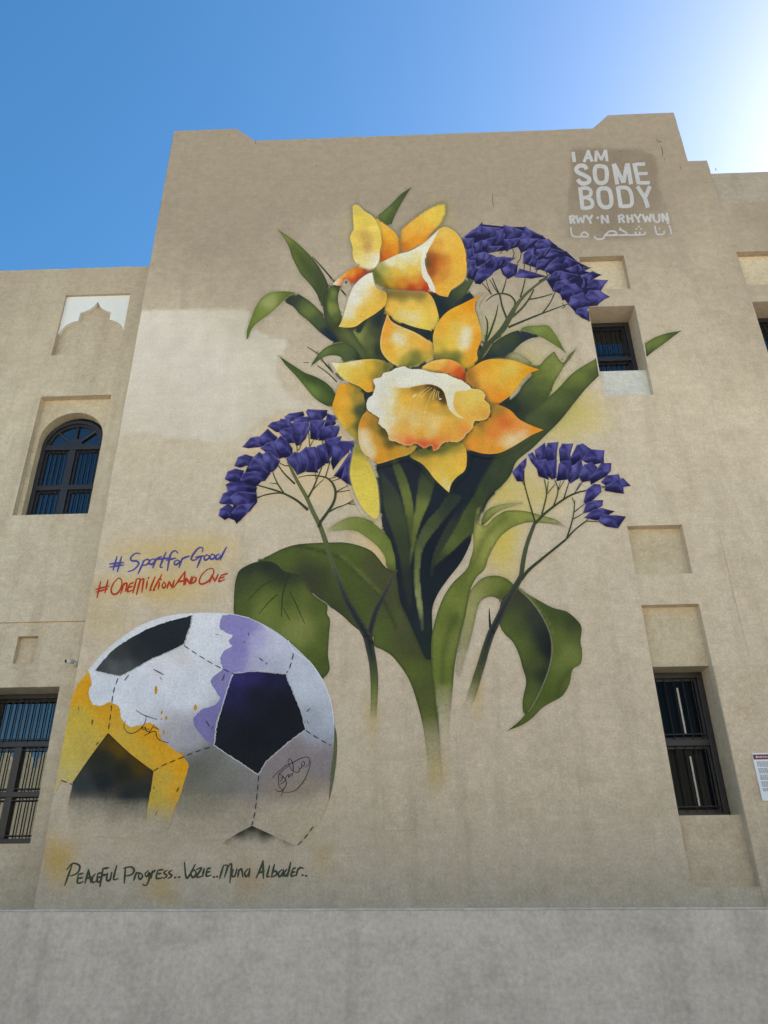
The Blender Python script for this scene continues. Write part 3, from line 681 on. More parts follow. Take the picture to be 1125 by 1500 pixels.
# --- statice, upper right
SPR = []
def spray(name, label):
    o = empty(name, (0, -.01, 8), FM); o['label'] = label; return o
S3 = spray('statice_spray', 'purple statice spray at the upper right, running on into the blank niche')
tw = []
TW = '3b4230 333a2c'
for pth, wd in (('390,265 370,290', (1, 1.4)), ('445,260 455,290 447,310', (1.2, 1.4)), ('495,290 490,320 470,345', (1.2, 1.6)), ('515,350 512,400', (1.5, 1.5)), ('550,355 548,400', (1.4, 1.4)), ('590,380 575,420', (1.4, 1.4)), ('640,395 650,420 600,450', (1.4, 1.8)), ('665,410 610,450 560,490', (1.4, 2)),
                ('265,460 300,500 322,530', (1.3, 1.8)), ('290,440 300,480 322,530', (1.1, 1.3)), ('325,430 350,490 370,530', (1.5, 2.2)), ('310,440 345,500 368,530', (1.2, 1.6)), ('410,430 400,470 385,520', (1.2, 2)), ('520,435 505,500 490,545', (1.5, 2.4)),
                ('695,515 665,580 620,640', (1.4, 2.2)), ('680,525 610,545 540,558', (1.4, 2)), ('770,585 700,610 620,640 520,680 420,722', (1.3, 2.4, 3.4)), ('735,580 755,600 735,612', (1, 1.2)), ('290,568 330,535 380,523 430,535 460,570 455,600', (1.2, 2, 2.4, 2.4)), ('370,530 385,600 412,672', (2.4, 3))):
    line('t', S3, D, pth, wd, TW, bake=tw)
joined('twigs', S3, tw)
line('stem', S3, D, '655,430 590,470 520,530 470,590 430,660 390,730 330,800 280,850 235,935', (2.5, 3.2, 4, 5.5, 8, 8.5, 9, 10, 11), '4a5638 4f5d3e 4a583c 3c4a36 36432f 303c2c')
line('side_stem', S3, D, '570,500 545,550 500,610 440,665', (2, 3, 3.4), '3c4432 46523a')
line('thorn', S3, D, '285,655 298,700 292,770 270,820', (1, 2.4, 2.4, 4), '363e2e 3c4a32'); line('thorn', S3, D, '360,590 345,660 310,760 280,820', (1, 2.4, 3, 4), '363e2e 3c4a32')
film('leaf', FM, D, '235,935 290,880 330,820 400,770 460,745 510,738 570,755 610,778 560,785 500,815 440,870 400,910 330,915 280,920', '260,920,262f2c 340,850,3c4a34 430,790,36432f 520,760,222b33 590,775,1f2838 420,870,2b3538 330,900,1f2834')
film('leaf', FM, D, '495,735 530,715 590,712 650,710 685,745 720,800 745,850 768,885! 735,855 690,825 640,795 600,775 550,750', '520,730,5e7040 600,730,6c8048 680,770,64783c 750,860,4e6230 640,780,56683a', rim=('4a5c30', 2.5, .4))
film('leaf', FM, D, '400,910 460,870 520,900 590,950 640,905 690,865 700,880 740,930 780,880 820,850! 790,900 750,950 720,1000 690,1050 660,1130 600,1230 560,1290! 480,1290 400,1220 380,1190 460,1130 510,1060 560,990 480,930', '430,905,80864f,.7 480,900,98956a,.35 580,970,66743a 660,920,707c46 680,960,60703c 620,1050,4f6034 790,890,6e7444,.9 720,960,76824a 560,1140,36432c 540,1060,46563a 450,1200,242e28 540,1240,2c372a 620,1150,3f4e30', step=4)
film('blade', FM, PH, '873,525.5! 877,551! 858,570 840,592 820,617 799,638 780,657 757,676 748,696 735,712 716,728 706,747 697,776 677,793 660,808 642,824 632,835! 642,814 651,796 663,776 677,752 690,735 703,708 716,686 732,660 755,640 769,612 780,601 806,580 820,567 840,546', '870,530,6b7f42 873,548,3f4b2e 845,555,5f733c 848,578,3a452c 810,590,4f6038 815,612,333f2c 780,625,3f4d33 770,660,3a4732 735,690,333f2e 700,730,3a4731 720,720,2c382c 690,770,45533a 660,800,46552f', step=4, label='broad green blade reaching the small window')
film('blade', FM, PH, '944.5,503! 960,494 978,488 998,484.5! 985,494 972,504 958,514 947,523!', '946,508,66783e 965,496,5a6c3a 950,518,34402a 985,490,46562f', label='tip of the broad blade on the far side of the small window')
# strips in the heart
film('strip', FM, PH, '556,690 568,700 586,725 598,770 604,840 606,900 614,945 600,905 590,860 583,815 570,770 560,740', '562,705,2f3833 580,750,3a4634 596,800,333f2e 600,860,262f2c 608,920,1b2428', soft=3)
film('strip', FM, PH, '570,664 584,676 594,694 603,722 609,760 612,800 612,850 605,850 600,800 594,760 586,722 576,690', '578,675,38442c,.5 586,690,4d5c34 598,730,5f6e3c 607,780,44522f 609,840,1d262a,.6', soft=2)
film('strip', FM, PH, '615,690 628,668 640,690 632,730 616,770 605,815 600,860 598,830 602,790 607,745', '628,685,2c362c,.3 624,710,3c4a32 616,750,66753e 606,800,55643a 601,845,232d2c', soft=2)
film('strip', FM, I, '330,10 280,80 225,140 185,205 162,290 154,440 168,560 195,700 214,775! 207,600 192,440 198,330 222,260 275,190 340,110 400,30', '350,40,2a342d 270,140,3f4d36 205,240,46553a 172,330,55643f 168,430,66744a 178,540,76845c 203,700,46554a 310,120,2c372e', soft=1.6)
film('strip', FM, I, '545,-10 500,20 450,30 400,110 350,190 310,260 270,330 248,392! 300,345 360,295 420,235 458,190 478,130 500,50', '500,30,333f2a 400,160,46562f 330,260,4d5d34 280,340,333f2c 450,150,38452a', soft=1.6)
film('strip', FM, I, '420,40 350,120 300,200 262,280 240,360 235,480 238,620 225,760 246,640 250,480 262,380 300,300 350,220 400,130', '400,70,222b2c,.4 320,190,2c372e 265,300,2f3a2f 242,450,28322f 240,640,1c2428', soft=2)
# --- left side leaves
film('leaf', FM, EF, '715,800! 750,765 800,735 850,715 900,712 950,725 1000,755 1050,800 1090,850 1105,900 1120,960 1118,1040 1070,1005 1060,950 1020,890 960,840 900,800 840,790 780,795', '725,795,8a9058,.3 770,775,7a8850,.85 860,740,74844c 900,770,66783f 1000,790,5c6f38 980,840,6c7f48 1070,880,5c6e38 1095,960,66783f 1090,1020,4a5a30', rim=('4a5a30', 2, .35))
film('leaf', FM, PH, '378,821 394,814 414,804 434,798 454,796 479,795 505,795 528,800 545,808 556,820 565,831 578,838 582,850 586,880 596,903 611,937 624,965 637,968 637,1001 640,1031 643,1066 645,1101 648,1150 630,1150 625,1101 620,1066 614,1040 604,1007 593,985 576,963 562,953 548,946 546,932 530,926 514,914 505,905 491,894 479,886 468,878 454,868 440,862 425,857 405,850 388,838 380,827', '420,815,48592e 470,805,4d6030 520,810,4a5c2e 550,830,44482f 560,870,45462f 590,930,454a32 500,850,43562a 470,850,3a4129 455,845,35362b 530,880,43562a 560,930,4c6030 600,985,52632f 610,950,40462c 625,1010,47522e 622,1050,5c6a34 632,1040,4a5630 630,1090,7a7f48 640,1140,8f8a55 500,895,3a4029', step=4, fade=(1050, 1150), strokes=[('432,798 496,817 525,843 556,871 580,920', '2c3624', 2.2, .7), ('500,815 530,842 560,872', '6a7c44', 3, .45)], label='broad drooping leaf running down into the main stem')
film('leaf', FM, H, '110,265 150,240 200,222 260,220 300,235 340,270 400,285 435,310 470,370 510,410 560,445 560,490 575,520 570,600 565,700 572,780 540,825! 500,790 440,720 390,665 310,600 230,560 150,520 85,495 80,420 85,340 95,295', '250,240,262c28 150,262,2c342c 330,285,2b3228 200,320,44532f 120,350,3c4a2c 250,420,55672f 240,470,687a44 130,450,44552c 350,420,44552b 430,530,7f8c58 440,600,6b7a44 400,480,55672f 500,470,44562a 540,600,4a5c2c 540,760,43552a 480,700,4a5c2e', step=4, rim=('2f3a24', 2.2, .5), label='broad hanging leaf partly behind the painted football')
vb = []
for p, wd in (('365,280 345,340 330,400 325,505', (2.4, 2.2, 1.2)), ('285,315 220,350 150,425', (1, 1.6, .9)), ('305,390 260,430 208,492', (1.5, 1.4, .9)), ('365,370 400,440 445,542', (1, 1.6, 1)), ('335,460 350,490 370,525', (.9, 1.3, .8))): line('v', FM, H, p, wd, '2a3424 333d28', bake=vb)
joined('leaf_veins', FM, vb)
# --- right side leaves
film('leaf', FM, I, '497,172 498,135 525,92 575,70 650,58 700,60 620,85 575,105 535,140', '505,150,5a6b38 530,105,748048 600,75,8f9458,.7 680,62,a09e64,.25')
film('leaf', FM, I, '490,440 560,420 620,435 660,475 640,505 595,550 575,535 540,525 495,545 475,590 455,680 435,760 408,850 388,925 366,900 385,740 405,620 425,520', '500,460,7a8548 570,435,66763a 630,460,55672f 600,520,3f4b2c 540,500,66733c 480,520,8a8f54,.9 460,620,8d9258,.85 430,720,83884f,.7 400,840,8f8d5c,.4 385,915,9a9068,.1', step=4)
film('leaf', FM, I, '918,180! 870,143 800,122 720,100 650,95 610,100 560,130 515,172 480,150 490,80 470,90 455,200 455,280 440,340 420,390 350,460 300,540 265,640 245,740 245,860 255,960 268,1080 285,1180 300,1290 325,1290 332,1180 345,1050 352,980 360,880 385,740 410,640 425,560 440,490 470,430 510,390 530,330 560,270 600,215 660,175 730,155 800,158 860,165', '910,175,98986a,.4 850,150,828a55 700,115,7c8a48 620,150,6e7d40 560,190,7d8a4a 470,120,a59f52,.5 465,230,9a984f 500,290,7f8a48 540,260,8d9454 440,400,66763a 400,460,5c6e38 340,520,66793c 300,600,5f7238 350,640,4e602f 400,600,6b7a40 290,750,66783c 330,760,566834 370,760,76824a 280,900,5f7238 330,900,5a6c36 300,1050,66763c 310,1180,8a8a50 312,1270,9c9160', step=4, fade=(1000, 1095), strokes=[('610,130 540,190 490,270 460,350 400,440', '4a5a2c', 5, .5), ('370,620 330,700 305,800 300,950', '42522a', 4, .55), ('352,980 362,860 390,720 425,560', '3f4c2a', 2.5, .5)])
film('leaf', FM, I, '590,560 620,515 655,488 690,490 730,530 780,590 825,670 848,750 845,840 820,930 780,1020 740,1090 710,1120 700,1050 718,950 700,880 680,810 650,750 610,710 585,660', '610,560,3c432e 670,520,393c2e 640,640,465432 610,680,4d6032 700,700,424e2e 760,640,303630 820,720,1b2024 840,790,181d22 790,700,2c3230 700,800,4a5a30 760,850,434f2c 740,980,48582f 810,920,262d26 715,1070,4f6230 690,760,50632f', step=4)
film('leaf', FM, I, '680,483 720,508 780,543 850,580 920,600 970,640 995,680 990,750 998,800 990,860 950,890 935,960 900,1020 850,1050 800,1080 750,1130 700,1165 625,1195! 680,1150 710,1118 740,1090 780,1020 820,930 845,840 848,750 825,670 780,590 730,530', '700,498,5f7240 780,565,40522a 860,610,3c4a2a 950,660,333c28 880,720,52632f 930,800,6a7c48 900,840,64773f 860,800,46562c 970,740,4a5a32 930,900,506330 870,950,4b5e2c 830,1020,45572a 780,1080,4e6230 700,1150,4c602e 640,1188,3f5028', step=4, strokes=[('695,492 760,560 820,640 850,720 850,850', '6f8048', 2.0, .6), ('940,890 890,960 880,1020', '39462a', 4, .5)], rim=('3a4828', 2, .4), label='drooping two-toned leaf at the right of the bouquet')
line('thorn', FM, I, '534,585 536,640 542,700', (1, 3, 4.5), '262e2a 20282a')
# --- stems of the lower statice sprays
S1 = spray('statice_spray', 'purple statice spray at the left of the daffodils')
S2 = spray('statice_spray', 'small purple statice spray at the lower right of the bouquet')
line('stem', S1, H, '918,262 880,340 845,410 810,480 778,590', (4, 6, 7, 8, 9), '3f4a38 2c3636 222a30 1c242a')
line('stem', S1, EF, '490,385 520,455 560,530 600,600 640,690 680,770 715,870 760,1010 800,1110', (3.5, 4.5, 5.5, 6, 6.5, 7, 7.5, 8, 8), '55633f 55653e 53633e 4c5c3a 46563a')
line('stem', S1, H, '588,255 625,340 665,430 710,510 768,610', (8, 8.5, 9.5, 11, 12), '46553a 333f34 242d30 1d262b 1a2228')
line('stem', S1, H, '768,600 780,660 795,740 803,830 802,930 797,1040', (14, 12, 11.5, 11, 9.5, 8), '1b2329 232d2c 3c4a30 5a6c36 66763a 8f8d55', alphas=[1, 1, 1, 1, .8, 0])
tw = []
for p, wd in (('430,405 470,460 530,518', (1.5, 2.4, 3)), ('440,395 470,410 495,412', (1.2, 1.8)), ('400,450 425,510 465,572', (1.4, 2.4)), ('380,513 425,518', (.8, 1.4)), ('270,518 330,532 400,552 465,575 540,615 608,672', (1.2, 2, 2.6, 3, 3.6, 4.4)), ('265,525 300,522', (1, 1)), ('295,610 350,585 430,572 470,577', (1.4, 2, 2.4)), ('300,595 330,595', (1, 1.2)),
              ('690,420 665,480 640,540 608,600', (1.4, 2.2, 3)), ('650,450 655,490', (1, 1.2)), ('740,380 725,430 710,480', (1.2, 1.8)), ('700,490 660,530 630,560', (.9, 1.4)), ('550,482 600,470 660,470 720,485 755,520 770,570 758,630 720,690 680,745 672,775', (.8, 1.6, 2.2, 3, 3.6, 4, 4.2, 4.6)), ('730,490 770,478', (1, 1.2)), ('745,505 800,485', (1, 1.4)), ('855,522 810,545 775,565', (.9, 1.6)), ('865,555 775,568', (.8, 1.4)), ('895,600 830,640 775,660 735,682', (.8, 1.6, 2.2)), ('918,640 850,638', (.8, 1.2)), ('900,618 840,638', (.7, 1)),
              ('540,270 545,330', (1.2, 1.4)), ('570,285 550,325', (1, 1.2)), ('610,200 618,300', (1.2, 1.4)), ('645,250 620,300', (1, 1.2)), ('690,255 698,290', (1, 1.2))):
    line('t', S1, EF, p, wd, '3f4832 363f2e', bake=tw)
joined('twigs', S1, tw)
line('stem', S2, I, '765,150 745,200 722,265 705,340 693,425', (4.5, 5.5, 6, 6.5, 7), '3a4836 3f4f38 3f4f38 34422f')
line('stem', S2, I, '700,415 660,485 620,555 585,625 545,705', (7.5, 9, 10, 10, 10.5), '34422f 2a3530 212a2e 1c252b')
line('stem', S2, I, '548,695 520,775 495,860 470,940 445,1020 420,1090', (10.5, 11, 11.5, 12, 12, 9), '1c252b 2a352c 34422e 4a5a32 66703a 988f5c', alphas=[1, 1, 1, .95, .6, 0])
line('side_stem', S2, G, '462,862 500,812 560,760 640,695 708,640', (5, 4.6, 3.6, 3.2, 3), '34402f 363f30')
tw = []
for p, wd in (('478,260 480,330 500,410 540,550', (1.2, 1.8, 2.6)), ('470,320 480,345', (1, 1.2)), ('540,552 590,500 650,452 720,405 780,380 840,368', (4, 3.6, 3, 2.6, 1.6)), ('590,310 602,385 590,450 575,505', (1.2, 1.8, 2.2)), ('612,320 605,380', (1, 1.2)), ('650,335 605,390', (1, 1.3)), ('645,310 665,372 640,458', (1.2, 1.6, 2)), ('700,315 665,372', (1, 1.4)), ('680,320 662,370', (.8, 1)), ('725,325 697,415', (1.2, 1.8)), ('800,322 755,388', (1.2, 1.6)), ('785,330 765,370', (.8, 1)),
              ('742,410 755,450 742,540 710,640', (1, 1.8, 2.4)), ('758,425 752,470', (.8, 1.2)), ('810,445 750,492', (1, 1.6)), ('800,500 748,528', (1, 1.6)), ('708,640 760,585 820,538', (2.6, 2, 1.6)), ('820,538 885,544', (1.4, 1)), ('830,525 815,545', (.8, 1)), ('890,345 920,350', (1, 1)), ('880,362 930,352', (.8, 1))):
    line('t', S2, G, p, wd, '3a4430 333b2c', bake=tw)
joined('twigs', S2, tw)
# florets: little folded trumpets
def florets(par, fr, txt, seed, under=(), grow=1.09, dent=.985):
    rs = random.Random(seed)
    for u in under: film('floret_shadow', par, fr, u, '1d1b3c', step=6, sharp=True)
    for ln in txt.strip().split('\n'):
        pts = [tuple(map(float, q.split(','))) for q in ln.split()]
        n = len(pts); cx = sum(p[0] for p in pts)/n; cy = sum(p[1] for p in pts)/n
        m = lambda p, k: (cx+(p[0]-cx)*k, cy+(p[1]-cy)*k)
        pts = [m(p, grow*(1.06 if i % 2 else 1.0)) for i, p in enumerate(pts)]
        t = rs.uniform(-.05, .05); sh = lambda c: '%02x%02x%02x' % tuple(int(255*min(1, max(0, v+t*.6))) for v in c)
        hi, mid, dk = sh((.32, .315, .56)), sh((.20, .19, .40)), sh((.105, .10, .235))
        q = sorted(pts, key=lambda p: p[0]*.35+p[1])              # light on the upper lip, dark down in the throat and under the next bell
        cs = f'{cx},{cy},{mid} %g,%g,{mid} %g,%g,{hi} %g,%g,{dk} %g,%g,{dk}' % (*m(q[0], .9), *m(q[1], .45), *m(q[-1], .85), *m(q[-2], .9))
        fold = ' '.join('%g,%g' % p for p in (m(pts[1], .95), m(pts[n//2], .2), m(pts[-1], .9)))
        edge = ' '.join('%g,%g' % m(p, .93) for p in pts[:3])
        edge2 = ' '.join('%g,%g' % p for p in (m(pts[0], .9), m(pts[2], .12), m(pts[n//2+1], .9)))
        out = []
        for i, p in enumerate(pts):
            r = pts[(i+1) % n]; mx, my = m(((p[0]+r[0])/2, (p[1]+r[1])/2), dent); out += ['%g,%g!' % p, '%g,%g' % (mx, my)]
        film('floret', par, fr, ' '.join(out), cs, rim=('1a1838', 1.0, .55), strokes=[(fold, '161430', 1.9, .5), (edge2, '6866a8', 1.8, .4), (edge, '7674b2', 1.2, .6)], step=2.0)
ZF = (680, 320, 5.114)
florets(S3, ZF, '''-77,125 -40,138 5,165 10,230 -15,215
0,135 60,90 105,60 132,32 135,120 70,140
135,60 200,68 275,72 262,125 200,135 135,130
240,95 300,80 310,120 290,200 235,195 215,170
295,50 370,70 440,95 415,150 320,155 300,100
455,60 500,95 590,132 520,150 450,165 420,150 440,95
5,150 70,150 65,230 10,220 0,190
75,190 135,165 135,240 80,250
135,170 180,155 240,135 200,200 180,240 135,240
300,160 420,150 370,210 320,248 295,200
420,160 480,155 560,155 500,190 460,225 430,262 405,215
185,210 285,210 235,250 180,255
10,300 80,270 150,250 155,310 80,320
10,230 70,230 75,280 10,310
530,200 555,165 630,155 690,210 610,235 545,235
440,340 445,270 480,230 525,220 520,270 490,330
610,290 650,230 770,248 700,270 650,285
545,235 640,220 600,280 550,290 520,265
155,255 230,285 160,340 150,300
700,300 770,290 860,330 790,360 740,365
480,345 520,275 555,290 530,345
530,385 550,320 590,305 650,305 600,350 560,385
15,360 70,330 100,370 60,430 15,445
15,310 80,315 85,350 15,365
90,370 150,340 160,380 110,400
205,290 300,290 270,350 220,380 190,350
300,290 385,298 330,330 290,360
600,390 640,340 700,290 760,300 730,350 660,425
760,380 860,345 870,400 800,400
860,360 950,370 900,395 870,390
710,395 850,425 780,470 720,455
870,430 960,400 1030,425 960,450 890,470
75,470 100,400 150,370 240,375 200,430 120,490 85,490
285,380 340,335 405,350 370,400 400,420 330,450 300,430
380,440 420,380 500,400 610,435 500,452
610,460 680,400 740,395 700,450 650,490
880,520 900,440 955,425 940,490 910,525
660,545 690,480 760,455 830,490 740,520 690,550
910,530 960,460 1075,465 1020,540 960,540
720,570 740,500 830,490 890,540 830,590 740,610
890,600 940,545 1010,540 1080,590 1020,625 990,660 930,660
780,650 800,590 890,555 940,630 850,680
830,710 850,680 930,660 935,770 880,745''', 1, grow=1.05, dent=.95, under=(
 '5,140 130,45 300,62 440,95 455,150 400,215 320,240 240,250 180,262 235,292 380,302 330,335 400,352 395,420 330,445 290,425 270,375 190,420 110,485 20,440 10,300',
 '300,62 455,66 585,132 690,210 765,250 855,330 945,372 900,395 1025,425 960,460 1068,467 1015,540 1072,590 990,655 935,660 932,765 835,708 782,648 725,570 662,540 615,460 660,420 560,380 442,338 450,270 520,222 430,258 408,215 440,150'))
florets(S1, EF, '''470,125 500,105 575,93 580,115 530,150 490,140
600,95 612,82 718,85 710,115 690,140 620,140
712,150 722,108 770,125 772,160 740,185 705,180
373,180 400,160 440,150 480,190 450,215 420,210
430,165 450,140 500,140 515,185 480,195
515,150 570,125 620,125 615,150 560,165
520,165 605,160 612,200 590,250 560,288 540,285 520,220
622,150 705,150 690,200 665,255 625,250
440,215 470,195 515,190 525,220 530,275 490,275 460,240
690,190 740,180 795,182 780,220 765,260 680,258
225,300 270,250 310,240 345,275 330,300 260,305
320,245 370,200 425,245 400,275 345,300
330,310 370,280 405,270 435,330 440,370 400,350 360,330
408,275 450,245 480,260 510,310 515,350 470,360 430,325
178,412 200,365 240,348 285,365 265,405 210,420
280,370 320,335 345,350 330,375 290,395
340,350 380,330 440,385 420,420 400,445 350,400
258,425 280,385 330,370 375,415 375,455 300,450
122,490 140,450 180,432 225,445 215,490 160,508
212,500 235,460 300,445 375,460 350,500 260,512
140,560 135,525 160,508 225,510 300,540 290,570
90,630 115,580 150,560 240,590 200,640 110,635
150,600 200,570 300,575 300,625 260,680 180,640
85,705 95,670 135,640 170,665 150,710 120,727
160,690 200,650 260,640 290,630 250,690 215,725 190,750
482,375 530,340 565,340 585,440 545,463 520,420
560,340 600,310 620,345 660,445 600,445 575,410
598,310 650,308 675,320 700,400 655,440 620,370
662,300 705,288 735,300 730,390 690,400
708,262 800,245 790,285 750,345 735,370 715,290
755,310 785,275 885,275 855,320 800,375 760,428 748,395
765,465 800,420 845,350 870,300 885,290 855,400 820,490
805,490 830,410 858,400 855,525''', 2, ('260,400 345,345 440,385 400,445 375,460 300,540 300,620 250,690 190,740 130,715 170,660 150,560 170,508 220,490', '340,310 410,275 450,248 510,310 512,350 440,370', '440,215 520,160 612,150 620,200 560,285 530,275 470,245'))
florets(S2, G, '''415,270 460,225 475,260 472,318 440,318
455,225 490,195 490,230 478,255
500,175 525,165 550,200 545,245 520,215
540,150 590,115 600,150 598,205 555,205 545,180
600,140 610,115 665,108 655,160 655,205 605,205
540,210 600,205 605,250 610,305 560,290
600,215 655,208 655,300 630,305 605,285
672,145 690,118 747,115 730,170 735,205 680,212
672,225 690,212 747,208 735,250 720,305 662,310
735,190 770,125 800,115 838,145 800,200 750,225
745,240 790,205 800,240 775,300 735,328 725,310
800,200 840,148 917,152 910,190 915,215 870,222 820,215
780,290 810,235 850,218 875,250 840,315 800,320
840,300 880,260 900,225 950,228 950,265 925,290 850,335
905,325 935,292 995,285 1000,310 985,340 935,345
930,345 990,315 1020,308 1055,347 1020,352 1022,385 985,382 930,370
808,430 825,370 860,340 890,345 900,380 850,425 820,445
805,495 825,440 860,428 905,428 905,455 860,480
815,520 860,480 900,470 965,488 930,510 880,532
890,540 910,508 980,510 1027,518 990,577 930,565''', 3)

# --- daffodils
D1 = empty('daffodil', (-.2, -.01, 10), FM); D1['label'] = 'upper daffodil seen from the side, facing right'
D2 = empty('daffodil', (.6, -.01, 7.6), FM); D2['label'] = 'lower large daffodil with open white-rimmed trumpet'
for a in ((520, 342, 34, 50, '9c9066', .4), (645, 320, 36, 34, '9c8e58', .5)): blob('spray_halo', D1, *a)
film('petal', D1, BF, '465,340 467,290 475,215 500,190 560,140 620,100 680,72 722,70 727,120 702,175 670,220 640,250 620,285 560,315 500,342', '700,95,b8a23e 640,130,c4a744 560,190,c89e3e 520,220,c69338 600,220,c4953a 560,270,bd7c22 480,310,a8641c 620,270,b5701e 480,240,b98a34', soft=3)
film('petal', D1, BF, '275,110 330,145 390,185 440,225 465,265 470,310 468,345 420,365 365,395 358,350 366,290 356,220 330,160', '300,130,c4aa48 380,200,cba03c 430,250,c9962e 440,320,bb741e 400,350,b05e1c 370,380,a04818 375,300,b8781f 460,300,c08528', strokes=[('468,270 470,345', '7d4a1c', 2, .6)])
film('petal', D1, BF, '212,85! 225,76 245,80 275,110 320,140 345,175 365,230 371,285 362,330 359,380 345,410 318,436! 280,425 240,405 215,365 212,310 198,262 205,235 218,210 215,150', '230,95,b09d4c 240,170,c5ae4c 290,180,bda54c 330,200,c6b055 280,250,a88a48 295,300,a5824a 240,290,c2aa4e 225,350,c7b25c 345,290,c5ae50 250,390,cdbd7c 320,420,dcd8c4 345,390,d8d2b8 300,400,cfc08a', rim=('d8c878', 1.2, .35))
film('petal', D1, BF, '100,515! 130,485 165,455 205,428 240,420 275,430 318,440! 290,460 255,485 225,522! 200,505 178,482 160,495 150,525!', '115,508,d2c8a4 140,500,ccb88a 165,470,c4973f 210,450,bb7a26 250,440,ad5c1c 290,443,86281a 255,475,9c2f1e 225,510,a33a20 172,488,a8341f 152,515,b0452a')
film('petal', D1, BF, '690,207 730,200 775,225 810,270 830,330 836,390 838,440 825,490 790,520 755,545 735,583! 700,577 668,560 652,510 632,480 618,430 610,380 625,330 640,270', '710,230,c2a04c 780,260,c59e40 740,300,c59c42 810,350,c99c38 690,300,b8893a 655,390,8c431c 640,440,8a431c 690,400,a86424 720,430,b87f32 780,440,c99e3e 625,400,4a4226 740,520,c89a3c 700,540,c39236 690,480,b27a30', rim=('d2b25c', 1.5, .4))
film('trumpet', D1, BF, '320,440! 350,408 400,378 460,350 530,330 600,290 640,255 685,212! 660,270 630,320 605,370 598,430 605,480 630,520 665,560! 620,555 540,553 460,548 390,542 350,520 330,480', '335,460,55602e 350,500,6a6a2e 370,430,9a9150 420,385,cfc8aa 500,350,dad6c2 590,310,d8d4c0 480,400,d0c489 560,380,d6cb98 400,450,a89c44 450,450,c5a23e 540,440,cfae48 590,400,d0b460 420,510,b48a2c 480,510,c08028 560,490,c68a34 580,520,bd6228 540,545,a83c1e 610,545,a5301e 470,542,9a5a20 400,535,6a5a24', step=2.5)
film('frill', D1, BF, '686,210! 655,248 615,290 592,350 586,400 596,470 625,512 640,545 668,562! 658,520 640,480 617,440 609,390 622,340 645,290', 'dedac8 630,300,d8d4c0 610,380,dedbca', jag=.35)
film('petal', D1, BF, '388,634! 394,655 420,690 470,720 540,745 600,760 650,766 682,742 686,700 672,640 652,590 620,560 540,556 440,550 395,548 390,590', '410,560,6a602c 480,568,7d6a30 580,570,93793a 640,600,b8943c 400,620,b98e38 440,640,c6a244 540,640,c6a548 480,690,cbb05a 540,690,d6c27c 600,720,c8ae4c 660,720,c5aa4a 660,660,c4a244', rim=('b89a44', 1.5, .3), strokes=[('480,680 570,700', 'ece0ac', 6, .5), ('420,565 600,572', '6a5c2c', 6, .5)])
film('petal', D1, BF, '320,450! 290,460 250,490 215,530 190,590 170,660 150,720 135,748! 180,752 230,745 280,710 330,680 370,650 388,632! 398,600 396,560 345,535 330,500', '310,480,d6d2c2 260,520,dad7ca 220,590,dbd8cb 185,680,d6d0b6 160,735,cdb55e 290,560,d2c69c 320,600,c9ab50 370,600,c0963a 380,560,a8853a 340,560,bd9a4a 270,680,c8a444 200,735,c9a942 330,660,c59c3e', step=2.5)
# lower daffodil
film('petal', D2, CF, '190,690 178,740 167,800 168,850 190,920 220,980 255,1020 282,1034 298,1010 296,930 286,860 264,800 246,760 215,722', '195,710,7f7a38 190,770,b5a340 220,850,c4b04a 230,950,c3b14c 275,1010,c7b452 270,880,c0ad48 250,790,b8a344', rim=('cfc070', 1.2, .3))
film('petal', D2, CF, '115,425 150,415 200,430 225,460 232,510 228,560 217,610 208,682! 190,670 140,620 100,560 84,525 95,480', '120,440,c68e28 100,520,c48f2c 150,500,bf8f30 190,480,8a7430 215,540,3c462e 205,620,46502e 160,580,b48a2e 130,590,c29832 180,640,9a8434 200,440,7a6c30 170,440,a87c28')
film('petal', D2, CF, '78,318! 130,322 190,310 270,303 330,315 368,340 320,370 290,395 277,440 245,455 210,430 165,410 120,380', '95,325,d8d0b0 180,318,cfc08a 130,350,c8b65c 190,360,c4a440 260,340,b89534 300,330,8c7a30 330,340,5a5a2c 250,430,c08a2a 220,410,c49a34 290,380,7f6c2c', rim=('dcd3ae', 1.2, .35))
film('petal', D2, CF, '335,95! 355,130 400,155 460,180 510,210 546,240 550,300 500,322 450,342 390,337 340,310 310,270 303,225 312,170 325,130', '335,115,cc8a34 330,180,c98d30 345,250,c99634 380,215,dcc887 410,220,d8bd70 450,220,c99c40 510,240,c4943a 520,290,a08838 470,300,66662e 420,310,8f8236 440,330,55592c 360,290,c69c3a 390,270,cbab50', rim=('e4dcc0', 1.1, .75), strokes=[('380,200 400,222', 'f2ead0', 6, .75)])
film('petal', D2, CF, '772,3! 745,32 736,70 750,120 765,180 765,215 746,270 746,310 700,352 640,322 560,302 548,250 546,190 575,125 620,80 690,45', '760,12,b87416 715,60,c88418 640,90,cb9428 720,120,cc9a34 590,160,cb9a34 650,170,d0ad4c 695,190,e0cf94 690,230,dcc682 745,200,c98a24 735,250,c48520 620,240,c8a63e 565,260,b5983a 600,290,6f6c2e 650,300,5a5e2c 690,320,b08a2c 560,295,5a5c30 720,290,c08a26', rim=('d8b65c', 1.0, .4), strokes=[('698,180 690,235', 'f4ecd2', 7, .8)])
film('petal', D2, CF, '485,348 530,318 580,305 630,308 670,330 690,365 700,412 650,390 600,374 550,366 500,366', '510,340,c9a24a 580,318,cba04a 640,330,c48038 660,360,ac4a20 690,395,9c2c18 600,360,b8702e 540,355,c0923e', rim=('d8c48c', 1.0, .5))
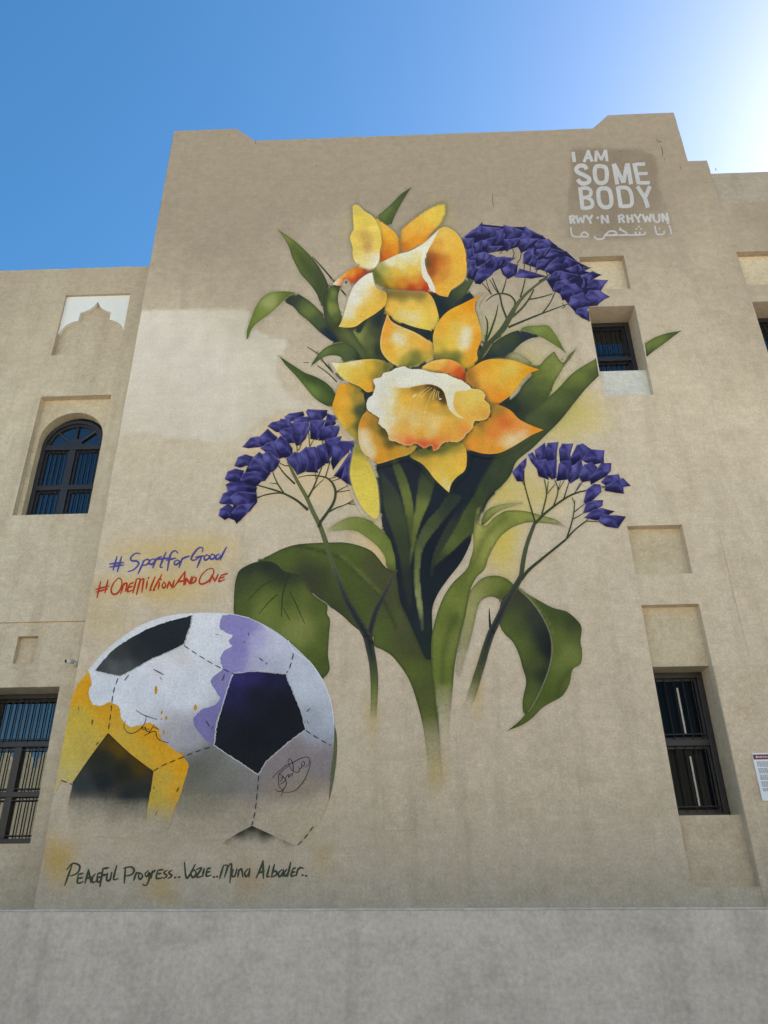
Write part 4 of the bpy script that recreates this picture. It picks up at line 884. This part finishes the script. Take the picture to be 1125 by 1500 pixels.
film('petal', D2, CF, '695,365 720,345 780,310 850,303 920,312 980,335 1030,352! 985,370 945,410 920,450 880,485 835,513! 790,500 780,465 740,440 700,410', '710,370,a06a28 760,340,c48c30 850,320,c9982e 900,350,d2b048 960,345,c98f20 1010,352,c88414 900,410,cc9a30 850,400,c8a03c 780,400,c8983a 820,450,c98a2c 790,480,c47a2c 850,490,c47c1e 730,420,b0742a', rim=('b87c20', 1.5, .4), strokes=[('930,345 870,350', 'e2c464', 8, .5), ('700,375 740,430', '6e5a2c', 6, .5)])
film('petal', D2, CF, '668,690 710,640 740,600 800,580 812,540 790,503 850,515 900,540 940,580 1000,610 1050,628! 1000,650 950,680 890,715 840,735 780,737 720,722 680,710', '800,520,6a5a2a 840,540,94702a 760,600,7a6228 740,630,a87c2c 800,610,b5762a 870,590,bd6a30 900,570,c07a2a 940,610,c98440 1020,628,c27c22 950,650,dba868 900,680,e0bd84 860,690,d8a75c 800,690,c98a34 740,690,c2822a 690,695,b0742a 850,720,c58428 820,640,c2702e', rim=('c08428', 1.5, .4), strokes=[('950,655 880,690', 'f2dcb4', 6, .65), ('850,575 900,605', 'c25a28', 8, .35)])
film('petal', D2, CF, '440,738 470,718 540,716 600,692 660,680 692,710 699,760 690,812 655,842 630,872 617,914! 590,890 550,850 520,810 490,780 450,758', '500,730,5a5a2c 580,715,6e682e 640,700,8f7c30 560,770,b89338 620,770,c5a240 680,760,c0963a 580,830,c9ab4c 618,890,cdb55c 640,830,c9a63e 500,770,b08c34', strokes=[('600,860 618,895', 'e6d89c', 4, .6), ('470,728 560,726 650,690', '4a5028', 5, .55)])
film('petal', D2, CF, '240,545 290,560 335,612 342,660 400,702 465,705 440,738 380,757 320,777 292,784! 260,757 230,737 210,700 202,640 210,590', '235,565,a8762a 215,610,b87a26 270,600,8a6a28 320,640,46441f 350,690,55491f 230,650,cfa668 240,690,dcc490 260,730,d6b270 290,670,b0802c 310,730,bd8426 370,730,b07f26 420,725,a07c2c 292,770,b88026', rim=('d2b888', 1.1, .35), strokes=[('222,640 238,695 262,735', 'f4e8ca', 6, .7)])
film('trumpet_shadow', D2, CF, '380,330 440,335 560,350 660,380 730,425 790,450 815,510 818,560 790,590 745,605 730,640 680,700 600,705 575,735 548,745 520,725 470,712 400,712 340,690 315,640 280,605 285,580 230,535 232,485 262,455 260,400 300,375', '34422a,.9 240,500,2a352a,.95 500,720,3c4a2c,.9 780,590,46502c,.8', soft=8, step=4)
film('trumpet', D2, CF, '385,345 410,338 440,350 490,352 540,365 600,372 640,390 680,405 715,435 760,445 785,470 780,490 803,515 806,545 795,575 760,587 735,590 725,620 700,645 665,682 620,682 585,692 570,715 548,727! 535,700 510,713 490,706 465,690 430,701 400,694 370,680 345,675 335,645 325,625 295,600 300,575 270,555 243,530 245,490 270,465 280,430 272,400 310,385 315,370 350,360', '400,360,dcd9cc 300,410,d8d5c8 270,500,dad8cc 320,480,d8d4c4 300,560,dbd8ca 350,580,d2c69e 345,640,cdb680 380,540,ccae62 350,450,d2c498 420,480,c69a38 400,620,c89c44 370,670,cf9a5c 440,690,b85c30 400,680,c88448 490,695,b54f2c 470,650,c4903a 545,712,b05028 520,640,c9a352 480,590,d0b26a 560,590,d2b87c 540,520,bd9030 600,620,c9983a 590,680,c47c38 650,640,c8923e 690,630,c07a38 720,590,c69a44 640,560,c29a40 700,500,ccae54 740,480,cfb45c 780,520,c8a044 760,560,c89c44 790,560,c4893a', step=2.5, jag=.35, gain=1.08, rim=('e0d2ac', 1.3, .4), strokes=[('455,560 452,640', 'd8c084', 5, .4), ('540,560 545,640', 'd8c48c', 5, .45), ('500,590 498,670', 'b8863a', 4, .35), ('590,590 600,660', 'b88434', 5, .3)])
film('trumpet_bloom', D2, CF, '385,346 350,361 315,371 310,386 273,401 281,431 271,466 246,491 244,529 270,554 300,574 296,599 325,624 336,644 346,673 375,660 400,610 395,550 380,490 372,440 375,425 420,400', '300,410,dad8cc 265,500,dcdace 300,560,dbd8ca 330,620,d8d0b4,.9 340,450,d8d6c8,1 350,500,d6d0b8,.75 345,560,d4cca8,.7 380,600,cdb680,.05 395,550,ccae62,0 385,480,ccae62,.05 375,440,d0c090,.3 365,640,cda05c,.1 390,390,dcdace', step=2.2)
film('throat', D2, CF, '365,430! 420,437 470,428 520,420 560,428 590,450 605,490 615,530 645,562 690,578 640,610 560,610 480,590 420,540 385,480', '375,440,c09a40,.25 385,475,c09a40,.05 400,510,c09a40,.0 430,545,c49a40,0 405,442,b89038,.8 470,435,8c6c28 540,435,4a3a1c 580,455,33291a 590,490,4a3a1c 540,470,a5802e 610,540,b4903c 480,480,c49c40,.6 560,520,c09438,.5 430,510,c0923a,.3 500,570,c49a40,.1 600,595,c09440,.1 660,580,b8903c,.5', step=2.5)
film('lip', D2, CF, '388,345 412,338 440,350 490,352 540,365 600,372 640,390 680,405 718,436 695,450 655,452 640,475 640,525 662,560 690,577! 650,566 618,532 606,490 591,450 561,427 520,419 470,427 420,436 362,429 340,412 345,370', '400,370,dcdacd 500,390,dad8cc 600,410,dad7c8 640,440,d4ceb4 680,425,d6d0b8 620,500,d8d4c0 655,560,d2c490 370,415,d6d2c0', jag=.25, strokes=[('370,425 440,430 520,414 575,430 600,470', 'b8b098', 2, .4)])
tw = []
for p in ('528,432 500,450 475,475', '552,440 530,480 515,520 508,548', '556,445 548,470 544,492', '565,450 558,480', '540,436 512,458 490,482', '572,452 568,475 576,490'): line('s', D2, CF, p, (1.0, .6), 'b09a58 c8bc90', bake=tw)
for x, y in ((463, 470), (507, 550), (577, 488), (455, 476)): line('s', D2, CF, f'{x-3},{y} {x+4},{y-1}', (1.8, 1.8), 'd0c6a0 d0c6a0', caps=True, bake=tw)
joined('stamens', D2, tw)
# --- football
film('leather', BM, J, '148,257! 200,200 270,140 350,90 440,58 530,47 650,47 740,65 830,110 900,165 960,225 1010,300 1040,380 1050,450 1046,540 1036,640 1025,740 960,850 800,870 600,880 440,870 470,760 380,640 250,470 160,380', '200,215,c6cbd0 580,90,d6dae2 560,170,ccd3dc 300,300,ccd3de 420,260,d6dae4 500,330,d0d8e2 330,400,d2d8e2 220,330,c8d0da 480,190,c4c4c8 450,470,a4a3aa 540,500,9c9ca8 400,430,bcc2cc 830,170,b9bcd0 850,230,aab0c0 940,260,b4bcca 990,330,b8c0ce 1030,420,a6aebc 980,450,9aa2b0 1020,600,7e787c 900,560,80797c 850,620,857d80 700,560,7c7c7c 600,570,6c6e6a 550,620,62635c 650,680,74746c 730,680,7c7a78 600,760,5f6254,.85 520,740,5c5f50,.8 850,700,7d756c,.85 950,700,7c7468,.8 700,790,6f6c60,.55 1000,760,857a68,.3 850,800,8a8070,.25 600,850,857c6a,.05 900,850,8a8070,0 480,860,8a8070,0', step=4, fade=(1160, 1224), label='white ball leather fading to grey below')
film('purple_splash', BM, J, '640,55! 680,49 740,66 792,95 830,140 830,200 800,245 740,258 680,266 665,312 642,380 618,440 605,528! 570,502 540,462 535,430 560,402 610,382 633,356! 615,332 597,300 605,280 640,250 632,222 640,190 676,165! 664,150 678,130! 640,110 628,95', '660,80,8480b4 720,110,7f7cb4 700,180,807db4 690,240,8480b4 770,150,9a99c2,.75 800,200,a5a8c4,.25 822,160,a8a8c8,.15 770,240,9a98bc,.6 640,290,7b78a8 620,350,7a77ac 580,430,7672a8 570,480,7572a4 620,480,6e6a98', step=4, jag=.45)
film('yellow_splash', BM, J, '150,257! 160,300 150,340 165,380 200,383 230,372 265,395 270,430 300,460 345,455 370,447 405,465 420,510 470,550 515,595 510,630 495,680 480,730 455,790 435,840 352,840 365,760 375,690 385,622! 300,560 222,487! 160,570 92,668! 50,662 28,700 45,560 70,430 98,330', '140,290,bd8c1e 120,340,be8e22 110,430,a8943c 60,560,aa9a4a 45,650,a89a58,.7 140,520,a59144 220,400,b58a20 250,440,b08a2c 290,490,ac9038 350,480,bd8c20 400,520,bd8d20 340,560,ac8e34 450,580,b98a22 500,610,bd8a18 430,650,ac8f38 470,700,b3892a 400,720,a5903c 440,790,a08c44,.7 390,800,9c8c48,.5 400,838,9c8c50,0 100,640,a89a58', step=4, jag=.45, fade=(1188, 1214), gain=1.13, strokes=[('155,300 152,340 168,384 230,378 268,400', 'b98416', 8, .4)])
M_DK = '1d2226'
film('black_panel', BM, J, '172,258! 230,190 300,140 400,90 530,54! 520,100 500,160! 440,190 380,215 310,255 265,278! 220,268', '500,80,22282e 440,130,20262b 330,180,262b2e 380,130,20262a 260,200,33383a 240,245,565a5c 280,250,4a4e50 200,250,3c4244', step=4, jag=.35)
film('black_panel', BM, J, '678,266! 760,258 872,268! 900,340 930,410 945,472! 880,520 800,590 771,638! 700,590 609,530! 620,450 650,350', '700,285,332c68 750,275,2c2758 830,280,20203c 690,330,262448 760,350,1a1b28 850,380,171922 900,450,181b22 760,500,171a20 700,540,191c22 640,480,1c1e2a 770,600,1b1f22', step=4, jag=.35)
film('black_panel', BM, J, '222,487! 300,560 386,625! 377,690 366,760 350,850 250,868 130,850 75,780 92,668! 160,570', '222,510,4a3c14 260,540,57430f 330,600,4a3812 210,580,272a24 280,620,24261f 200,660,22272a 300,720,22282a 350,700,2a2f2c 130,680,33393a 130,760,4a4e48,.7 250,780,3a403c,.85 340,780,464a42,.8 100,800,5c5d52,.25 200,830,5a5a50,.35 300,840,5c5a50,.3 250,868,66645a,0 350,850,66645a,0', step=4, fade=(1168, 1224))
film('black_panel', BM, J, '636,890! 690,855 748,824! 820,857 907,896! 850,905 748,910 690,902', '748,832,26261f 700,858,33332c 800,858,33332c 650,885,4a483e 890,890,4a483e 748,860,4a483f,.6 748,900,6a6455,.1 690,895,6a6455,.1 830,895,6a6455,.1', fade=(1222, 1244))
film('green_edge', BM, J, '1050,455! 1058,490 1059,560 1047,660 1029,737! 1035,640 1047,540', '54604a 1040,690,5c6450')
sb = []
for p in ('172,258 220,268 265,278 310,255 380,215 440,190 500,160 520,100 530,54', '678,266 650,350 620,450 609,530 700,590 771,638 800,590 880,520 945,472 930,410 900,340 872,268 760,258 678,266'):
    q = ' '.join(t+'!' for t in p.split()); L, c = parse(q, J); L = spline(L, c, False, 2.5); rs = np.random.RandomState(5); L = L+rs.normal(0, .35, L.shape)
    line('s', BM, PH, ' '.join('%.2f,%.2f!' % tuple(t) for t in L), (1.5, 1.5), 'b4b8bc a0a4a6', bake=sb)
line('s', BM, J, '150,256 200,198 270,138 350,88 440,57 530,47 650,47 740,64', (2, 2, 1.4, 1, 1), 'c4c8c8 c8ccd0', bake=sb)
line('s', BM, J, '880,145 905,188 960,225 1010,300 1038,375 1048,450', (1, 1.6, 1.6, 1), 'ccd2dc d0d6e0', bake=sb)
joined('seam_highlight', BM, sb)
sb = []
for p in ('222,487 300,560 386,625', '222,487 160,570 92,668', '386,625 376,700'): line('s', BM, J, p, (1.4, 1.2), '22241e 262822', bake=sb)
def dashes(path, dash=9, gap=4.5, wd=1.6):
    L, c = parse(path, J); L = spline(L, c, False, 1.5); seg = np.hypot(*np.diff(L, axis=0).T); s = np.concatenate([[0], np.cumsum(seg)]); a = 0
    while a < s[-1]-2:
        b = min(a+dash, s[-1]); m = [np.array([np.interp(t, s, L[:, i]) for i in (0, 1)]) for t in (a, (a+b)/2, b)]
        line('s', BM, PH, ' '.join('%.2f,%.2f' % tuple(t) for t in m), (wd*.7, wd, wd*.6), '22252a 22252a', bake=sb); a = b+gap
for p in ('500,165 560,205 620,240 680,268', '258,285 240,340 232,410 222,485', '900,195 890,235 875,265', '945,475 990,505 1036,530', '388,624 430,600 480,580 540,555 600,536', '773,640 768,700 760,770 748,824', '50,658 92,674', '915,895 945,865 975,823'): dashes(p)
for p in ('282,293 298,272', '388,252 425,272', '413,280 418,292', '615,124 626,127', '716,157 724,148', '735,118 737,128', '774,210 790,222', '797,234 806,228', '640,295 648,270', '580,440 594,462', '600,470 607,460', '948,408 962,394', '950,440 955,452', '165,435 163,455', '112,390 117,403', '178,530 188,518', '472,700 482,684', '388,690 392,680', '395,785 402,772'): line('s', BM, J, p, (.8, 1.6, .8), '2c2f33 2c2f33', bake=sb)
joined('stitching', BM, sb)
sb = []
for x, y, w_, h_ in ((397, 328, 11, 24), (541, 392, 12, 16), (434, 430, 10, 10), (418, 410, 8, 9), (417, 433, 5, 6), (425, 482, 10, 10), (492, 563, 11, 11)):
    line('s', BM, J, f'{x},{y-h_/2} {x},{y} {x-1},{y+h_/2}', (w_/4, w_/2.4, w_/4), 'b5841c bd8c20', bake=sb, seg=1, caps=True)
joined('paint_drops', BM, sb)
for fr, ps in (((165, 1030, 11.25), ('385,115 470,175 560,215 650,245 740,272', '555,215 545,300 500,380 430,450 340,497 260,490 205,430 188,370 220,290', '540,400 500,400 490,430 530,430 545,400 545,465', '610,430 575,430 560,460 600,470 640,450', '690,350 650,420 590,510', '680,395 770,435', '525,545 600,500 660,470 715,475 725,540 760,600 840,635 930,658')),
               ((390, 1090, 14.06), ('130,695 210,610 300,530 400,445 470,425 560,375 700,300 820,268 880,285 895,340 880,410 840,455 790,475', '915,340 905,430 870,550 800,720 700,860 600,950 500,990 400,992 340,985', '470,455 380,510 300,580 260,640 255,760 265,870 320,935', '270,610 330,650 390,720 415,800 400,870 350,950 305,1075', '200,930 240,975 300,975 350,930 400,870', '290,690 350,680 300,760 280,780', '270,830 320,815 390,745 400,690', '400,700 440,640 470,625 460,690 500,640 545,600 550,650 520,670', '455,370 460,310 500,310 540,380 560,480 555,560 500,490 460,400 455,370', '555,560 620,585 680,560 680,490 660,470', '690,520 730,480 730,380', '740,470 790,420 780,360 740,360'))):
    sb = []
    for p in ps: line('s', BM, fr, p, (.9, 1.35, .8), '24211f 24211f', bake=sb, seg=1.2)
    joined('signature', BM, sb)
# --- lettering
def lettering(label, fr, col, width, letters, caps=True, smooth=True, x=0):
    T = tag(empty('painted_lettering', (x, -.01, 1.65)), label, 'lettering')
    for strokes in letters:
        sb = []
        for p in strokes:
            wd = width
            if isinstance(p, tuple): p, wd = p; wd *= 1.2
            n = len(p.split()); ww = (wd*.6, wd*1.15, wd*.62) if caps else (wd, wd)
            q0, q1 = [tuple(map(float, t.split(','))) for t in (p.split()[0], p.split()[-1])]
            if n == 2 and math.hypot(q1[0]-q0[0], q1[1]-q0[1]) < 6: ww = (wd, wd)      # full stops and dots
            line('s', T, fr, p, ww, col+' '+col, bake=sb, seg=1.5, smooth=smooth, caps=caps)
        joined('letter', T, sb)
    return T
lettering('blue-violet hand-painted hashtag reading SportforGood', K, '4a4786', 2.9, [
 ('212,130 183,232', '246,130 214,243', '155,186 262,174', '158,208 262,192'), ('385,108 350,106 315,138 322,160 365,166 374,188 340,226 295,243',), ('415,160 370,258', '405,166 440,150 455,165 435,190 400,196'), ('475,150 456,165 456,185 475,186 495,165 490,148 475,150',), ('505,145 480,215', '498,165 520,142 545,130'), ('580,98 548,170 535,208 552,212', '520,152 602,140'),
 ('668,104 645,86 615,112 600,170 590,236', '580,158 652,142'), ('662,155 642,170 645,190 665,186 682,165 662,155',), ('702,140 676,212', '694,160 715,140 756,126'), ('850,95 856,68 826,64 785,110 768,150 795,156 835,130', '800,136 862,124', '846,128 812,212'), ('885,115 866,135 870,155 890,150 905,130 885,115',), ('925,110 910,130 915,150 935,145 946,125 925,110',), ('978,110 955,125 955,150 975,145 990,120', '1032,60 1005,110 985,158')], x=-3.5)
lettering('red hand-painted hashtag reading OneMillionAndOne', K, 'a33a20', 2.7, [
 ('90,315 62,438', '145,305 122,402', '52,376 152,350', '55,396 142,372'), ('225,290 185,330 168,385 185,412 220,400 246,350 246,305 225,290',), ('264,330 240,406', '256,352 280,326 286,345 274,392'), ('307,335 290,392 328,380', '300,362 326,352', '307,335 336,325'), ('358,300 330,402', '358,300 386,298 374,350 358,415', '383,315 412,295 406,340 398,397'), ('440,310 430,372', '447,292 449,288'), ('497,280 457,385 470,378',), ('548,264 482,385 497,378',), ('532,320 520,376', '539,302 541,298'), ('565,320 550,345 560,366 578,345 565,320',), ('602,315 586,370', '602,315 626,366', '626,366 640,305'),
 ('722,240 680,300 638,360', '722,240 712,346', '662,322 738,304'), ('732,290 722,340', '732,290 756,335', '756,335 772,280'), ('782,285 765,336', '782,283 804,290 796,318 765,336'), ('890,225 845,270 828,320 850,336 900,310 936,250 928,220 890,225',), ('922,270 906,326', '922,270 946,316', '946,316 970,262'), ('992,270 975,316 1018,300', '983,293 1016,282', '992,270 1042,257')], x=-3.5)
lettering('dark green painted artist credits along the bottom of the wall', MF, '424c42', 3.0, [
 ('72,75 60,110 42,160', '50,95 75,70 103,80 95,108 65,122'), ('98,115 95,150 118,145', '98,132 115,128', '98,115 118,110'), ('140,95 125,152', '140,95 150,150', '128,132 152,126'), ('167,113 155,130 158,148 173,142',), ('178,112 176,146 191,140', '178,128 190,125', '178,112 193,108'), ('200,90 187,165', '198,92 224,87', '195,120 214,115'), ('218,110 215,138 228,138 236,106',), ('256,78 243,135 261,132',),
 ('292,85 287,152', '284,90 315,84 328,98 318,115 292,122'), ('336,108 326,140', '333,120 341,108 352,112'), ('353,108 345,122 352,135 363,122 353,108',), ('387,100 373,112 379,125 391,108 388,140 376,160 362,155',), ('403,100 397,131', '401,110 416,97'), ('425,98 420,131 446,128', '424,113 440,110', '425,98 448,95'), ('463,98 450,108 463,120 450,132',), ('483,98 470,108 483,120 468,132',), ('495,128 498,128',), ('512,126 515,126',),
 ('535,65 545,130 579,74',), ('576,95 562,110 570,128 583,112 576,95',), ('585,95 606,88 585,125 609,122',), ('616,90 610,123',), ('629,92 625,122 643,118', '627,106 640,104', '629,92 643,88'), ('655,126 658,126',), ('668,124 671,124',), ('696,78 680,132', '696,78 713,80 700,126', '711,90 729,72 722,150'), ('736,95 730,120 742,122 751,92',), ('759,95 755,126', '757,106 770,92 775,126'), ('797,92 783,110 790,125 801,106', '804,90 800,126'),
 ('859,58 846,96 830,130', '859,58 860,132', '840,110 864,101'), ('886,78 875,125 886,122',), ('906,73 893,126', '895,112 910,100 915,115 895,126'), ('937,95 922,110 928,125 941,104', '943,95 940,124'), ('957,95 945,110 952,122 963,104', '973,64 960,124'), ('981,92 975,122 991,118', '978,107 990,104', '981,92 993,88'), ('1003,90 995,121', '1000,102 1010,88 1026,90'), ('1020,118 1023,118',), ('1035,120 1038,121',)], x=-2.5)
film('text_ground', (pp := tag(empty('lettering_patch', (4.4, -.01, 9)), 'darker square patch of overpaint behind the white stencilled words', 'paint patch')), N, '112,110 170,78 330,82 560,95 760,105 860,160 900,300 915,470 990,640 1020,860 820,905 500,915 200,900 75,880 85,600 105,300', '75695a,.75 300,300,75695a,.8 800,300,766a5a,.7 500,700,75695a,.65 900,800,7d7262,.45 150,800,7d7262,.5', step=7, soft=4)
WC = 'a9aaab'
T = lettering('white stencilled words I AM SOME BODY with smaller lines in two more scripts below', N, WC, 4.0, [
 (('145,133 156,221', 4.2),), (('280,120 240,221', 3.6), ('274,120 310,218', 3.6), ('258,188 300,185', 2.6)), (('345,123 342,218', 3.6), ('345,123 392,205', 3.4), ('390,205 426,117', 3.4), ('427,116 440,215', 3.6)),
 (('262,285 250,262 225,252 190,258 172,285 190,312 240,335 282,362 284,390 250,408 210,402 184,372', 5),), (('385,256 345,262 332,300 340,365 365,400 405,402 432,380 438,320 425,270 385,256', 5),), (('498,236 528,416', 5), ('500,238 582,400', 4.6), ('582,400 612,234', 4.6), ('618,232 648,414', 5)), (('675,232 715,414', 5), ('690,241 770,239', 4.2), ('705,323 792,320', 3.8), ('716,403 810,401', 4.2)),
 (('205,440 228,632', 5), ('215,450 265,448 296,468 294,508 262,528 225,530', 4.4), ('262,530 303,552 314,592 290,616 230,622', 4.4)), (('412,448 372,460 364,510 377,580 412,612 458,608 477,570 470,500 450,458 412,448', 5),), (('532,434 560,616', 5), ('535,444 605,445 642,480 656,560 638,600 562,606', 4.6)), (('702,433 768,532', 4.8), ('812,430 768,532', 4.8), ('766,528 795,617', 5)),
 (('117,688 127,757', 3), ('120,692 150,691 157,710 124,722', 2.6), ('138,722 162,754', 2.8)), (('172,684 192,752', 2.8), ('190,752 208,700', 2.5), ('207,700 229,750', 2.5), ('228,752 242,684', 2.8)), (('255,684 286,722', 2.8), ('312,682 286,722', 2.8), ('285,720 300,757', 2.8)), (('355,696 362,714', 3),), (('392,684 398,754', 2.8), ('392,684 448,750', 2.6), ('440,681 452,752', 2.8)),
 (('540,682 549,750', 2.8), ('543,684 574,684 584,702 548,715', 2.4), ('565,715 592,747', 2.6)), (('612,679 626,750', 2.8), ('652,677 664,746', 2.8), ('618,714 658,711', 2.4)), (('672,674 706,714', 2.6), ('732,671 706,714', 2.6), ('705,712 719,747', 2.8)), (('745,674 776,744', 2.7), ('775,744 784,690', 2.4), ('783,690 813,742', 2.4), ('812,742 817,671', 2.7)), (('838,671 848,725 872,742 894,728 890,669', 2.8),), (('915,667 926,742', 2.8), ('915,667 968,740', 2.6), ('955,664 973,740', 2.8))], caps=False, smooth=True, x=4.4)
AR = (828, 308, 6.86)
for strokes in [('1040,150 1060,195 1065,240', '1018,132 1048,127'), ('900,155 910,205 925,240 975,242 995,225 990,208', '940,186 954,186'), ('800,215 800,240 770,246 752,244 748,215', '750,246 715,248 704,215', '705,249 600,251 540,251', '540,192 590,212 622,240 570,249', '547,182 563,182', '540,252 400,252', '400,250 440,215 490,212 517,235 480,250', '397,250 386,280 350,292 310,285 290,260', '707,190 722,190', '752,188 767,188', '730,166 745,166'), ('230,265 180,265 160,245 190,220 225,240 231,264', '168,267 90,263 65,240 55,170')]:
    sb = []
    for p in strokes: line('s', T, AR, p, (2.3, 2.3), WC+' '+WC, bake=sb, seg=1.2)
    joined('letter', T, sb)
chips()
